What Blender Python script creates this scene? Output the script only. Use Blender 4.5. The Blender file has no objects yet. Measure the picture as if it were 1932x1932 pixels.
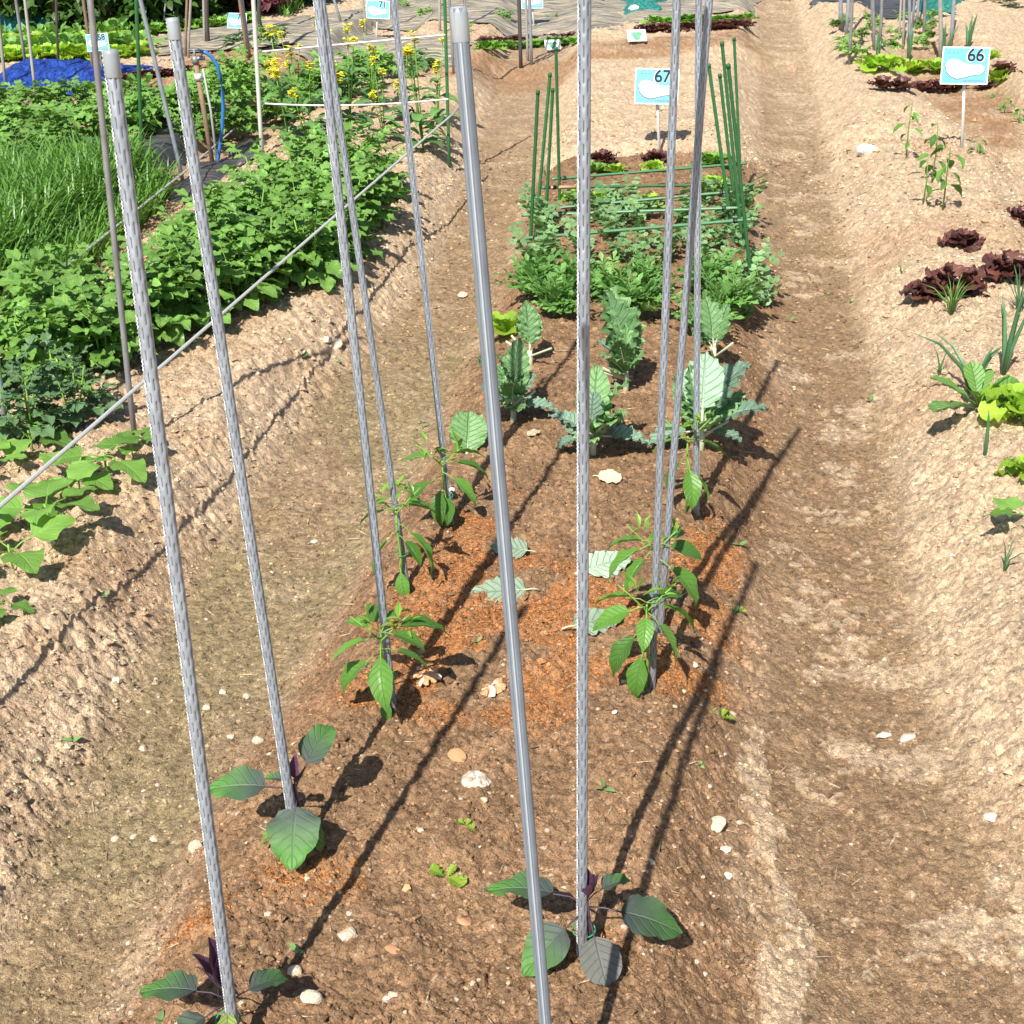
import bpy, math, random
import numpy as np
from mathutils import Vector, Matrix
random.seed(7)
C = bpy.context.scene.collection
rad = math.radians

# ---------------------------------------------------------------- camera
CH, FPX, PITCH, ROLL = 1.6, 2500.0, rad(26.7), rad(1.54)      # pixel helpers use a 1932 px picture
Fw = np.array([0, math.cos(PITCH), -math.sin(PITCH)])
R0 = np.array([1.0, 0, 0]); U0 = np.array([0, math.sin(PITCH), math.cos(PITCH)])
Rt = R0*math.cos(ROLL)-U0*math.sin(ROLL); Up = U0*math.cos(ROLL)+R0*math.sin(ROLL)
CAM = np.array([0, 0, CH])
cam = bpy.data.objects.new('camera', bpy.data.cameras.new('camera')); C.objects.link(cam)
cam.matrix_world = Matrix(((Rt[0], Up[0], -Fw[0], 0), (Rt[1], Up[1], -Fw[1], 0), (Rt[2], Up[2], -Fw[2], CH), (0, 0, 0, 1)))
cam.data.sensor_width = 36; cam.data.lens = 36*FPX/1932; cam.data.clip_end = 600; cam.data.clip_start = .02
bpy.context.scene.camera = cam

# ---------------------------------------------------------------- sky, sun, exposure
SAZ, SEL = 22.0, 49.0          # shadows run 22 deg right of +Y
w = bpy.data.worlds.new('World'); bpy.context.scene.world = w; w.use_nodes = True
nt = w.node_tree; bg = nt.nodes['Background']; sky = nt.nodes.new('ShaderNodeTexSky')
sky.sky_type = 'NISHITA'; sky.sun_disc = False; sky.sun_elevation = rad(SEL); sky.sun_rotation = rad(SAZ+180)
nt.links.new(sky.outputs[0], bg.inputs[0]); bg.inputs[1].default_value = .075
sun = bpy.data.lights.new('sun', 'SUN'); sun.energy = 4.6; sun.angle = rad(.5); sun.color = (1, .95, .87)
so = bpy.data.objects.new('sun', sun); C.objects.link(so)
sd = Vector((math.sin(rad(SAZ))*math.cos(rad(SEL)), math.cos(rad(SAZ))*math.cos(rad(SEL)), -math.sin(rad(SEL))))
so.rotation_euler = sd.to_track_quat('-Z', 'Y').to_euler()
vs = bpy.context.scene.view_settings
vs.view_transform = 'Standard'; vs.look = 'None'; vs.gamma = 1; vs.use_curve_mapping = False; vs.exposure = .68
cy = bpy.context.scene.cycles
cy.max_bounces = 5; cy.diffuse_bounces = 2; cy.glossy_bounces = 2; cy.transmission_bounces = 3; cy.transparent_max_bounces = 6

# ---------------------------------------------------------------- pixel -> place
def ray(u, v): return Fw+Rt*((u-966)/FPX)+Up*((966-v)/FPX)
def at(u, v, z=.07):
    d = ray(u, v); return CAM+d*((z-CH)/d[2])
def at_y(u, v, y):
    d = ray(u, v); return CAM+d*(y/d[1])
def pix(p):
    q = np.array(p)-CAM; k = q@Fw
    return 966+FPX*(q@Rt)/k, 966-FPX*(q@Up)/k, k

# ---------------------------------------------------------------- noise
def _h(ix, iy, s):
    n = (ix*374761393+iy*668265263+s*1442695041) & 0xffffffff
    n = ((n ^ (n >> 13))*1274126177) & 0xffffffff
    return ((n ^ (n >> 16)) & 0xffff)/65535.0
def vn(x, y, s=0):
    fx = np.floor(x); fy = np.floor(y); ix = fx.astype(np.int64); iy = fy.astype(np.int64)
    a = x-fx; b = y-fy; a = a*a*a*(a*(a*6-15)+10); b = b*b*b*(b*(b*6-15)+10)
    h = lambda i, j: _h(ix+i, iy+j, s)
    return (h(0, 0)*(1-a)+h(1, 0)*a)*(1-b)+(h(0, 1)*(1-a)+h(1, 1)*a)*b
def fbm(x, y, f, o=4, s=0):
    r = 0; amp = .5; t = 0
    c, q = math.cos(.6), math.sin(.6)
    for k in range(o):
        x, y = x*c-y*q, x*q+y*c
        r = r+amp*vn(x*f, y*f, s+k*17); t += amp; amp *= .5; f *= 2.03
    return r/t
def worley(x, y, f, s=0):
    x = x*f; y = y*f; fx = np.floor(x).astype(np.int64); fy = np.floor(y).astype(np.int64)
    d1 = np.full(x.shape, 9.0); d2 = d1.copy(); idv = np.zeros(x.shape)
    for i in (-1, 0, 1):
        for j in (-1, 0, 1):
            cx = fx+i; cy_ = fy+j
            d = (cx+_h(cx, cy_, s)-x)**2+(cy_+_h(cx, cy_, s+5)-y)**2
            m = d < d1; d2 = np.where(m, d1, np.minimum(d2, d)); idv = np.where(m, _h(cx, cy_, s+9), idv); d1 = np.where(m, d, d1)
    return np.sqrt(d1), np.sqrt(d2), idv
def sst(t): t = np.clip(t, 0, 1); return t*t*(3-2*t)

# ---------------------------------------------------------------- the plots: edges of beds and furrows, traced on the ground
def edge(pts, z=.06):
    P = sorted([at(u, v, z)[:2].tolist() for u, v in pts], key=lambda p: p[1])
    ys = np.array([p[1] for p in P]); xs = np.array([p[0] for p in P])
    s0 = (xs[1]-xs[0])/(ys[1]-ys[0]); s1 = (xs[-1]-xs[-2])/(ys[-1]-ys[-2])
    s0 = float(np.clip(s0, -.3, .35)); s1 = float(np.clip(s1, -.1, .3))
    ys = np.concatenate(([ys[0]-3], ys, [ys[-1]+60])); xs = np.concatenate(([xs[0]-3*s0], xs, [xs[-1]+60*s1]))
    return lambda y: np.interp(y, ys, xs)
E_RL = edge([(1455, 1932), (1420, 1560), (1415, 1300), (1440, 1000), (1465, 700), (1445, 500), (1430, 350), (1432, 200), (1432, 80)])
E_RR = edge([(2420, 1932), (2120, 1700), (1930, 1500), (1820, 1250), (1760, 1000), (1700, 700), (1655, 550), (1600, 350), (1572, 250), (1545, 120), (1515, 15)])
E_LR = edge([(160, 1932), (310, 1650), (470, 1400), (590, 1200), (700, 1000), (790, 850), (865, 700), (925, 580), (975, 430), (1000, 350), (1030, 240)])
E_LL = edge([(-200, 1932), (0, 1560), (160, 1300), (330, 1020), (455, 850), (600, 680), (690, 590), (790, 480), (825, 380), (860, 300), (900, 200)])
E_FR = edge([(-120, 700), (0, 620), (170, 500), (300, 400), (420, 310), (520, 240), (640, 150)])
E_FL = edge([(-180, 640), (0, 560), (130, 470), (230, 400), (330, 320), (430, 240), (560, 150)])
E_B3 = edge([(2100, 600), (1930, 300), (1760, 170), (1700, 80), (1668, 10)])
E_B4 = edge([(2200, 500), (2060, 300), (1850, 150), (1760, 70), (1710, 10)])

def base_height(x, y):
    def bed(a, b, wa, h): return h*sst((x-a)/wa)*sst((b-x)/wa)
    rl, rr, lr, ll, fr, fl, b3, b4 = (e(y) for e in (E_RL, E_RR, E_LR, E_LL, E_FR, E_FL, E_B3, E_B4))
    z = bed(lr-.05, rl+.04, .25, .13)+bed(rr-.08, b3, .30, .14)+bed(fr, ll+.08, .25, .12)
    z = z+.12*sst((fl-x)/.15)+.12*sst((x-b4)/.2)
    tR = np.clip((x-rl)/(rr-rl+1e-6), 0, 1); tL = np.clip((x-ll)/(lr-ll+1e-6), 0, 1); z = z-.028*sst(4*tR*(1-tR))-.02*sst(4*tL*(1-tL))
    inR = sst((x-rl+.06)/.12)*sst((rr-x)/.12); inL = sst((x-ll)/.12)*sst((lr-x+.06)/.12)
    z = z+.02*(fbm(x, y, 1.3, 2, 3)-.5)
    # cross furrows between plots
    cen = (x > lr+.05)*(x < rl-.05); rt = (x > rr)*(x < b3)
    z = z-.07*np.exp(-((y-7.25)/.14)**2)*cen-.05*np.exp(-((y-7.45)/.16)**2)*rt-.06*np.exp(-((y-10.9)/.3)**2)*(x > -1.2)*(x < rl+.3)
    return z, inR, inL

def pmask(poly, x, y, soft=.08):
    P = np.array([at(u, v, .1)[:2] for u, v in poly]); n = len(P)
    ins = np.zeros(x.shape, bool); dmin = np.full(x.shape, 1e9)
    for i in range(n):
        a = P[i]; b = P[(i+1) % n]
        cnd = ((a[1] > y) != (b[1] > y)) & (x < (b[0]-a[0])*(y-a[1])/((b[1]-a[1]) or 1e-9)+a[0]); ins ^= cnd
        e = b-a; t = np.clip(((x-a[0])*e[0]+(y-a[1])*e[1])/(e@e), 0, 1)
        dmin = np.minimum(dmin, (x-a[0]-t*e[0])**2+(y-a[1]-t*e[1])**2)
    d = np.sqrt(dmin)*np.where(ins, 1, -1)
    return sst(d/(2*soft)+.5)

DRY = np.array((.56, .415, .275)); MOIST = np.array((.275, .167, .093)); PATH = np.array((.325, .222, .130)); RUST = np.array((.50, .20, .068)); MOSS = np.array((.295, .232, .127))
RUSTP = [[(640, 1330), (700, 1230), (840, 1030), (860, 960), (960, 960), (1010, 1080), (1150, 1110), (1340, 970), (1400, 1030), (1370, 1150), (1345, 1330), (1290, 1330), (1230, 1330), (1120, 1290), (1060, 1400), (900, 1400), (740, 1370), (640, 1370)],
         [(500, 1670), (560, 1630), (670, 1660), (680, 1700), (600, 1720), (520, 1710)], [(1030, 1800), (1090, 1770), (1150, 1790), (1170, 1850), (1080, 1880), (1030, 1850)],
         [(300, 1760), (350, 1725), (420, 1720), (400, 1770), (330, 1785)]]
def ground(x, y, fine=True, col=False):
    z, inR, inL = base_height(x, y); inP = np.maximum(inR, inL)
    rl, rr, lr, ll = (e(y) for e in (E_RL, E_RR, E_LR, E_LL))
    wob = (fbm(x, y, 3.0, 3, 40)-.5)*.16
    # how dry and crusted each place is
    bed67 = sst((x+wob-lr+.04)/.12)*sst((rl+.09-x+wob)/.14)*sst((7.35-y+wob)/.12)
    far = sst((y-7.2)/.3)
    moist = bed67
    rough = 1-.66*inP
    near = np.clip((8.5-y)/4.0, 0, 1)
    f1, f2, cid = worley(x+.02*vn(x*30, y*30, 2), y+.02*vn(x*30, y*30, 8), 34.0, 1)
    n1 = fbm(x, y, 9.0, 4, 11); n2 = fbm(x, y, 40.0, 3, 23)
    fd = 1-moist
    crust = fbm(x+.3*wob, y, 42.0, 4, 151); st = fbm(x*.9, y*1.1, 7.0, 4, 81)
    side = np.clip((x-(rl*.42+rr*.58))*3.0, -1, 1)*inR
    flk = (inR+inL*.4)*sst((st*.62+crust*.38-.586+.07*sst((y-4.5)/3)+.095*side)*26)
    crk = np.exp(-((fbm(x, y, 5.5, 4, 161)-.5)/.0055)**2)*sst((fbm(x, y, 2.2, 2, 166)-.5)*9)*np.clip((6-y)/2, 0, 1)*(1-inP)
    shd = np.exp(-((x-rl-.015+wob*1.1)/.045)**2)*sst((2.3-y)/.25); cr2 = sst((shd*.75+(crust-.5)*.9+(st-.5)*.6-.42)*14)
    z = z+.0035*flk+.007*cr2-.009*crk
    if fine:
        g1, g2, gid = worley(x, y, 95.0, 4)
        z = z+rough*((n1-.5)*.022+(.55-f1)*.021*(.3+cid)*(.6+.6*fd)*sst((n1-.33)*5)+(n2-.5)*.012)+(n1-.5)*.009*inP+(fbm(x, y, 4.5, 2, 131)-.5)*(.034*rough-.006)
        z = z+(.5-g1)*.0075*(.35+.65*near)*(1-.62*inP)*(.3+1.2*sst((n2-.35)*4))+(n2-.5)*.005*inP
    if not col: return z
    big = fbm(x, y, 1.6, 4, 71); mid = fbm(x, y, 7.0, 4, 77)
    c = np.ones(x.shape+(3,))*DRY
    def mix(m, k): nonlocal c; c = c*(1-m[..., None])+k*m[..., None]
    # dry soil, with moist patches
    mix(sst((big-.54)*5)*.45*(1-far), MOIST*1.5)
    pot = sst((x-E_FR(y))/.1)*sst((ll-x)/.1)
    mix(pot*sst((mid-.42)*6)*.35, MOIST*1.5)
    lw = (x < E_FR(y))*(y < 9); mix(lw*.55, MOIST*1.4)
    # furrow floor: trodden, brown, with pale flakes
    mix(inP, PATH); mix(inL*sst((big-.3)*3)*.8*sst((5.5-y)/2), MOSS)
    mix(inR*sst((1.0-np.abs((x-(rl*.6+rr*.4))/(rr-rl+1e-6))*2.0)+.1)*sst((6.4-y)/2)*.5, MOIST*.95)
    mix(flk*.72, DRY*.95)
    mix(inP*sst((y-6.5)/4)*.35, DRY*.85)
    mix(moist, MOIST*(1))
    mix(moist*sst((mid-.5)*6)*.35, MOIST*1.45)
    # dry crust along the right shoulder of the bed close by
    mix(cr2*.75, DRY*.97); mix(crk*.5, MOIST*.8)
    # brown worked strip further back
    for pl in ([(560, 60), (1090, 95), (1075, 140), (880, 150), (560, 130)], [(1040, 92), (1440, 60), (1440, 80), (1200, 108), (1050, 120)], [(340, 95), (600, 88), (560, 150), (330, 160)],
               [(1700, 70), (1790, 60), (1932, 180), (1932, 250), (1850, 250), (1740, 150)], [(-50, 165), (330, 150), (330, 200), (-50, 215)]):
        mix(pmask(pl, x, y, .1)*(.55+.45*sst((mid-.4)*5)), MOIST*1.25)
    # rust coloured granules strewn round the peppers
    gr = vn(x*420, y*420, 5)
    for k, pl in enumerate(RUSTP):
        m = pmask(pl, x+wob*.8, y, .10 if k == 0 else .045)*sst((fbm(x, y, 7, 4, 91)-.42)*11)
        mix(m*(.62 if k == 0 else .35)*(gr > .38), RUST)
    # grain
    if fine: c = c*(.74+.5*gid[..., None])*(.9+.22*cid[..., None])
    c = c*(.92+.16*mid[..., None])
    pale = (_h(np.floor(x*210).astype(np.int64), np.floor(y*210).astype(np.int64), 3) > .986)*(y < 4.5)
    mix(pale*.6, np.array((.5, .40, .28)))
    return z, np.clip(c, 0, 1)
def gz(x, y, fine=True): return float(ground(np.array([float(x)]), np.array([float(y)]), fine)[0])
def on(u, v):
    """point of the soil surface seen at a pixel"""
    z = .08
    for _ in range(5):
        p = at(u, v, z); z = gz(p[0], p[1], False)
    p = at(u, v, z); return np.array([p[0], p[1], gz(p[0], p[1])])

# ---------------------------------------------------------------- materials
def newmat(name):
    m = bpy.data.materials.new(name); m.use_nodes = True
    return m, m.node_tree, m.node_tree.nodes['Principled BSDF'], m.node_tree.nodes['Material Output']
def N(nt, t, **kw):
    n = nt.nodes.new(t)
    for k, v in kw.items(): setattr(n, k, v)
    return n
def mth(nt, op, a, b=None, c=None):
    n = nt.nodes.new('ShaderNodeMath'); n.operation = op
    for i, v in enumerate((a, b, c)):
        if v is None: continue
        if isinstance(v, (int, float)): n.inputs[i].default_value = v
        else: nt.links.new(v, n.inputs[i])
    return n.outputs[0]
def mixc(nt, f, a, b, mode='MIX'):
    n = nt.nodes.new('ShaderNodeMix'); n.data_type = 'RGBA'; n.blend_type = mode
    for s, v in ((n.inputs[0], f), (n.inputs[6], a), (n.inputs[7], b)):
        if isinstance(v, (int, float)): s.default_value = v
        elif isinstance(v, (tuple, list)): s.default_value = (*v[:3], 1)
        else: nt.links.new(v, s)
    return n.outputs[2]
def noise(nt, scale, detail=3, rough=.6, vec=None):
    n = nt.nodes.new('ShaderNodeTexNoise'); n.inputs['Scale'].default_value = scale; n.inputs['Detail'].default_value = detail; n.inputs['Roughness'].default_value = rough
    if vec is not None: nt.links.new(vec, n.inputs['Vector'])
    return n.outputs['Fac']
def bump(nt, b, h, dist, strength=1.0):
    n = nt.nodes.new('ShaderNodeBump'); n.inputs['Distance'].default_value = dist; n.inputs['Strength'].default_value = strength
    nt.links.new(h, n.inputs['Height']); nt.links.new(n.outputs[0], b.inputs['Normal']); return n

def soil_mat():
    m, nt, b, o = newmat('soil'); b.inputs['Roughness'].default_value = .95; b.inputs['Specular IOR Level'].default_value = .12
    at_ = N(nt, 'ShaderNodeAttribute', attribute_name='soil'); geo = N(nt, 'ShaderNodeNewGeometry')
    n1 = noise(nt, 330, 3, .7, geo.outputs['Position']); n2 = noise(nt, 90, 4, .7, geo.outputs['Position'])
    f = mth(nt, 'MULTIPLY_ADD', n1, 2.3, -.12)
    f2 = mth(nt, 'MULTIPLY_ADD', n2, 1.1, .45)
    cc = mixc(nt, 1.0, at_.outputs['Color'], f, 'MULTIPLY'); cc = mixc(nt, 1.0, cc, f2, 'MULTIPLY')
    nt.links.new(cc, b.inputs['Base Color'])
    hs = mth(nt, 'ADD', mth(nt, 'MULTIPLY', n2, 2.0), n1)
    bump(nt, b, hs, .0045, 1.0); return m
SOIL = soil_mat()

def plain(name, col, rough=.6, metal=0, var=.2, scale=60, spec=.4, bmp=0, col2=None):
    m, nt, b, o = newmat(name); b.inputs['Roughness'].default_value = rough; b.inputs['Metallic'].default_value = metal; b.inputs['Specular IOR Level'].default_value = spec
    tc = N(nt, 'ShaderNodeTexCoord'); oi = N(nt, 'ShaderNodeObjectInfo')
    n = noise(nt, scale, 4, .6, tc.outputs['Object'])
    k = mth(nt, 'MULTIPLY_ADD', n, 2*var, 1-var)
    k = mth(nt, 'MULTIPLY', k, mth(nt, 'MULTIPLY_ADD', oi.outputs['Random'], .3, .85))
    base = mixc(nt, sharpen(nt, n), col, col2) if col2 else col
    nt.links.new(mixc(nt, 1.0, base, k, 'MULTIPLY'), b.inputs['Base Color'])
    if bmp: bump(nt, b, n, bmp)
    return m
def sharpen(nt, n, a=.42, b=.6):
    r = nt.nodes.new('ShaderNodeMapRange'); r.inputs[1].default_value = a; r.inputs[2].default_value = b; nt.links.new(n, r.inputs[0]); return r.outputs[0]

def leaf_mat(name, base, dark, vein, nv=7, vs=.5, rough=.42, trans=.3, bmp=.0015, mott=.3, edgec=None, spec=.45, ink=None):
    """leaf with midrib and side veins from UV (u across, v along)"""
    m, nt, b, o = newmat(name); L = nt.links
    uv = N(nt, 'ShaderNodeUVMap', uv_map='UVMap'); sp = N(nt, 'ShaderNodeSeparateXYZ'); L.new(uv.outputs[0], sp.inputs[0])
    a = mth(nt, 'MULTIPLY', mth(nt, 'ABSOLUTE', mth(nt, 'SUBTRACT', sp.outputs[0], .5)), 2.0)
    midr = mth(nt, 'SUBTRACT', 1.0, mth(nt, 'MULTIPLY', a, 14.0)); midr = mth(nt, 'MAXIMUM', midr, 0.0)
    q = mth(nt, 'FRACT', mth(nt, 'SUBTRACT', mth(nt, 'MULTIPLY', sp.outputs[1], nv), mth(nt, 'MULTIPLY', a, 1.7)))
    q = mth(nt, 'ABSOLUTE', mth(nt, 'SUBTRACT', q, .5)); sv = mth(nt, 'MAXIMUM', mth(nt, 'SUBTRACT', 1.0, mth(nt, 'MULTIPLY', q, 9.0)), 0.0)
    sv = mth(nt, 'MULTIPLY', sv, .65)
    vm = mth(nt, 'MAXIMUM', midr, sv)
    rn = N(nt, 'ShaderNodeAttribute', attribute_name='rnd'); oi = N(nt, 'ShaderNodeObjectInfo'); tc = N(nt, 'ShaderNodeTexCoord')
    n = noise(nt, 26, 4, .6, tc.outputs['Object'])
    rr = mth(nt, 'FRACT', mth(nt, 'ADD', rn.outputs['Fac'], oi.outputs['Random']))
    fac = mth(nt, 'ADD', mth(nt, 'MULTIPLY', rr, 1-mott), mth(nt, 'MULTIPLY', sharpen(nt, n, .35, .65), mott))
    c = mixc(nt, fac, dark, base)
    if edgec: c = mixc(nt, sharpen(nt, a, .45, 1.0), c, edgec)
    if ink: c = mixc(nt, mth(nt, 'SUBTRACT', 1.0, sharpen(nt, sp.outputs[1], .15, .8)), c, ink)
    c = mixc(nt, mth(nt, 'MULTIPLY', vm, vs), c, vein)
    c = mixc(nt, 1.0, c, mth(nt, 'MULTIPLY_ADD', oi.outputs['Random'], .5, .75), 'MULTIPLY')
    L.new(c, b.inputs['Base Color']); b.inputs['Roughness'].default_value = rough; b.inputs['Specular IOR Level'].default_value = spec
    h = mth(nt, 'ADD', mth(nt, 'MULTIPLY', vm, -1.0), mth(nt, 'MULTIPLY', noise(nt, 120, 2, .5, tc.outputs['Object']), .5))
    bn = bump(nt, b, h, bmp)
    t = N(nt, 'ShaderNodeBsdfTranslucent'); L.new(mixc(nt, 1.0, c, (1.25, 1.35, .55), 'MULTIPLY'), t.inputs[0])
    ms = N(nt, 'ShaderNodeMixShader'); ms.inputs[0].default_value = trans
    L.new(b.outputs[0], ms.inputs[1]); L.new(t.outputs[0], ms.inputs[2]); L.new(ms.outputs[0], o.inputs[0]); return m

M = dict(
 potato=leaf_mat('potato_leaf', (.23, .43, .09), (.13, .28, .05), (.30, .46, .16), nv=6, vs=.35, rough=.40, trans=.22),
 potdark=leaf_mat('dark_potato_leaf', (.14, .25, .11), (.08, .16, .065), (.22, .33, .17), nv=6, vs=.4, rough=.5, trans=.15),
 pepper=leaf_mat('pepper_leaf', (.13, .30, .045), (.075, .20, .03), (.26, .42, .12), nv=8, vs=.4, rough=.42, trans=.25, spec=.45),
 pepyoung=leaf_mat('young_pepper_leaf', (.24, .42, .06), (.16, .32, .045), (.34, .5, .14), nv=7, vs=.3, rough=.35, trans=.3),
 egg=leaf_mat('eggplant_leaf', (.095, .25, .042), (.05, .13, .035), (.20, .24, .17), nv=6, vs=.45, rough=.62, trans=.15, ink=(.06, .082, .068)),
 eggold=leaf_mat('grey_eggplant_leaf', (.15, .15, .13), (.11, .12, .10), (.22, .2, .2), nv=6, vs=.5, rough=.6, trans=.1),
 eggyel=leaf_mat('yellowing_eggplant_leaf', (.45, .50, .12), (.16, .28, .06), (.5, .5, .25), nv=6, vs=.3, rough=.5, trans=.25),
 purple=leaf_mat('purple_shoot', (.12, .05, .10), (.06, .025, .06), (.25, .12, .2), nv=6, vs=.4, rough=.5, trans=.12),
 kale=leaf_mat('kale_leaf', (.22, .39, .16), (.12, .26, .09), (.36, .50, .26), nv=8, vs=.32, rough=.5, trans=.18, bmp=.004, mott=.4),
 kaleblue=leaf_mat('blue_kale_leaf', (.28, .42, .29), (.17, .29, .20), (.38, .46, .36), nv=7, vs=.5, rough=.55, trans=.12, bmp=.004),
 lime=leaf_mat('lime_lettuce_leaf', (.42, .62, .07), (.26, .45, .04), (.6, .75, .25), nv=7, vs=.3, rough=.4, trans=.35),
 green=leaf_mat('green_lettuce_leaf', (.20, .40, .06), (.11, .27, .035), (.35, .52, .16), nv=7, vs=.3, rough=.4, trans=.28),
 red=leaf_mat('red_lettuce_leaf', (.18, .075, .05), (.07, .028, .026), (.20, .16, .07), nv=7, vs=.3, rough=.35, trans=.15, edgec=(.13, .035, .04), spec=.5),
 romaine=leaf_mat('romaine_leaf', (.24, .46, .10), (.15, .34, .07), (.5, .66, .28), nv=9, vs=.55, rough=.4, trans=.25, bmp=.004),
 chrys=leaf_mat('chrysanthemum_leaf', (.23, .45, .12), (.12, .29, .06), (.3, .45, .18), nv=7, vs=.2, rough=.45, trans=.25),
 pea=leaf_mat('pea_leaf', (.27, .45, .20), (.17, .32, .12), (.38, .5, .28), nv=6, vs=.3, rough=.45, trans=.22),
 rape=leaf_mat('rape_leaf', (.14, .30, .085), (.08, .19, .05), (.3, .45, .2), nv=7, vs=.4, rough=.38, trans=.22),
 heart=leaf_mat('heart_leaf', (.21, .41, .075), (.14, .30, .05), (.38, .55, .2), nv=5, vs=.4, rough=.5, trans=.3),
 grass=leaf_mat('barley_blade', (.19, .38, .075), (.10, .23, .04), (.2, .4, .1), nv=1, vs=0, rough=.4, trans=.3),
 onion=leaf_mat('onion_leaf', (.10, .24, .11), (.065, .17, .07), (.15, .3, .15), nv=1, vs=0, rough=.4, trans=.1),
 hedge=leaf_mat('hedge_leaf', (.09, .20, .035), (.03, .075, .015), (.1, .2, .05), nv=5, vs=.2, rough=.45, trans=.2),
 hedgered=leaf_mat('dark_red_leaf', (.12, .02, .03), (.05, .01, .018), (.1, .03, .03), nv=5, vs=.2, rough=.45, trans=.2),
 dead=leaf_mat('dead_leaf', (.62, .52, .34), (.5, .42, .27), (.7, .62, .48), nv=5, vs=.4, rough=.8, trans=.1),
 fallen=leaf_mat('fallen_cabbage_leaf', (.36, .47, .34), (.27, .38, .26), (.5, .58, .44), nv=7, vs=.55, rough=.6, trans=.1, bmp=.003),
 petal=plain('yellow_petal', (.95, .88, .03), .5, var=.15),
 whitep=plain('white_petal', (.8, .8, .75), .5),
 stem=plain('green_stem', (.17, .34, .05), .45, var=.2),
 pstem=plain('purple_stem', (.055, .035, .05), .5),
 wstem=plain('pale_stalk', (.52, .56, .38), .5, var=.15),
 bark=plain('bark', (.20, .13, .08), .9, var=.4, scale=30, bmp=.01),
 zinc=None, )

def zinc_mat(name, c=(.29, .325, .37), metal=.35, rough=.5):
    m, nt, b, o = newmat(name); b.inputs['Metallic'].default_value = metal; b.inputs['Roughness'].default_value = rough
    tc = N(nt, 'ShaderNodeTexCoord'); mp = N(nt, 'ShaderNodeMapping'); nt.links.new(tc.outputs['Object'], mp.inputs[0]); mp.inputs['Scale'].default_value = (260, 260, 14)
    n = noise(nt, 1, 4, .65, mp.outputs[0]); n2 = noise(nt, 14, 4, .65, tc.outputs['Object']); oi = N(nt, 'ShaderNodeObjectInfo')
    k = mth(nt, 'MULTIPLY', mth(nt, 'MULTIPLY_ADD', n, .6, .7), mth(nt, 'MULTIPLY_ADD', n2, 1.1, .45)); k = mth(nt, 'MULTIPLY', k, mth(nt, 'MULTIPLY_ADD', oi.outputs['Random'], .2, .9))
    dirt = N(nt, 'ShaderNodeSeparateXYZ'); nt.links.new(tc.outputs['Object'], dirt.inputs[0])
    dm = mth(nt, 'MULTIPLY', mth(nt, 'MAXIMUM', mth(nt, 'SUBTRACT', 1.0, mth(nt, 'MULTIPLY', dirt.outputs[2], 6.0)), 0.0), sharpen(nt, n2, .3, .7))
    cc = mixc(nt, mth(nt, 'MULTIPLY', dm, .7), mixc(nt, 1.0, c, k, 'MULTIPLY'), (.2, .12, .07))
    nt.links.new(cc, b.inputs['Base Color']); nt.links.new(mth(nt, 'MULTIPLY_ADD', n, .3, rough-.15), b.inputs['Roughness']); return m
M['weedleaf'] = plain('weed_leaf', (.16, .27, .09), .6, var=.3)
M['zinc'] = zinc_mat('galvanised_steel')
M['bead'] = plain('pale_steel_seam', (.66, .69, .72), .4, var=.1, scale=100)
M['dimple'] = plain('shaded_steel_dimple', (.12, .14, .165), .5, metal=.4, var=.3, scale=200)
M['seamglint'] = plain('painted_seam_highlight', (.38, .42, .46), .6, var=.15, scale=120)  # pale colour that paints the highlight along the smooth pole's seam
M['darkline'] = plain('painted_dark_line', (.13, .155, .185), .7, var=.15, scale=120)  # dark colour painted beside that highlight, no groove in the shape
M['zincdull'] = zinc_mat('dull_steel', (.20, .235, .275), .1, .75)
M['zincdark'] = zinc_mat('weathered_steel', (.25, .25, .26), .3, .5)
M['cap'] = plain('clear_plastic_cap', (.30, .34, .37), .3, var=.15, spec=.6)
M['gstake'] = plain('green_plastic_coating', (.030, .135, .045), .38, var=.25, scale=90)
M['gnode'] = plain('pale_green_coating', (.085, .21, .10), .45, var=.3, scale=120)
M['whiteplastic'] = plain('white_plastic', (.62, .62, .58), .5, var=.12)
M['greypole'] = plain('grey_pole', (.33, .31, .28), .6, var=.25, scale=40)
M['wood'] = plain('brown_wood', (.24, .16, .105), .8, var=.35, scale=40, bmp=.003)
M['darkwood'] = plain('dark_wood', (.07, .06, .055), .7, var=.35, scale=40)
M['tan'] = plain('peeled_branch', (.45, .27, .16), .7, var=.25, scale=30)
M['cord'] = plain('grey_cord', (.42, .43, .42), .8, var=.2, scale=200, bmp=.001)
M['wcord'] = plain('white_cord', (.72, .72, .70), .7, var=.1, scale=100)
M['blue'] = plain('blue_hose', (.03, .16, .42), .3, var=.15, scale=50, spec=.6)
M['signblue'] = plain('sky_blue_print', (.17, .52, .70), .4, var=.08, scale=12)
M['signwhite'] = plain('white_print', (.82, .84, .84), .4, var=.04)
M['ink'] = plain('dark_ink', (.02, .022, .03), .5, var=.05)
M['greyink'] = plain('grey_ink', (.18, .24, .30), .5, var=.05)
M['greenprint'] = plain('green_print', (.12, .33, .20), .5, var=.6, scale=60)
M['stone'] = plain('pale_stone', (.78, .66, .50), .9, var=.2, scale=4, bmp=.004, col2=(.58, .44, .30))
M['stonegrey'] = plain('grey_stone', (.80, .74, .62), .9, var=.2, scale=3, bmp=.01, col2=(.50, .38, .26))
M['shell'] = plain('white_shell', (.70, .62, .49), .6, var=.15, scale=80)
M['orange'] = plain('orange_peel', (.66, .33, .16), .6, var=.25, scale=50)
M['bag'] = plain('white_bag', (.78, .77, .74), .5, var=.06, scale=12, bmp=.01)
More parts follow.
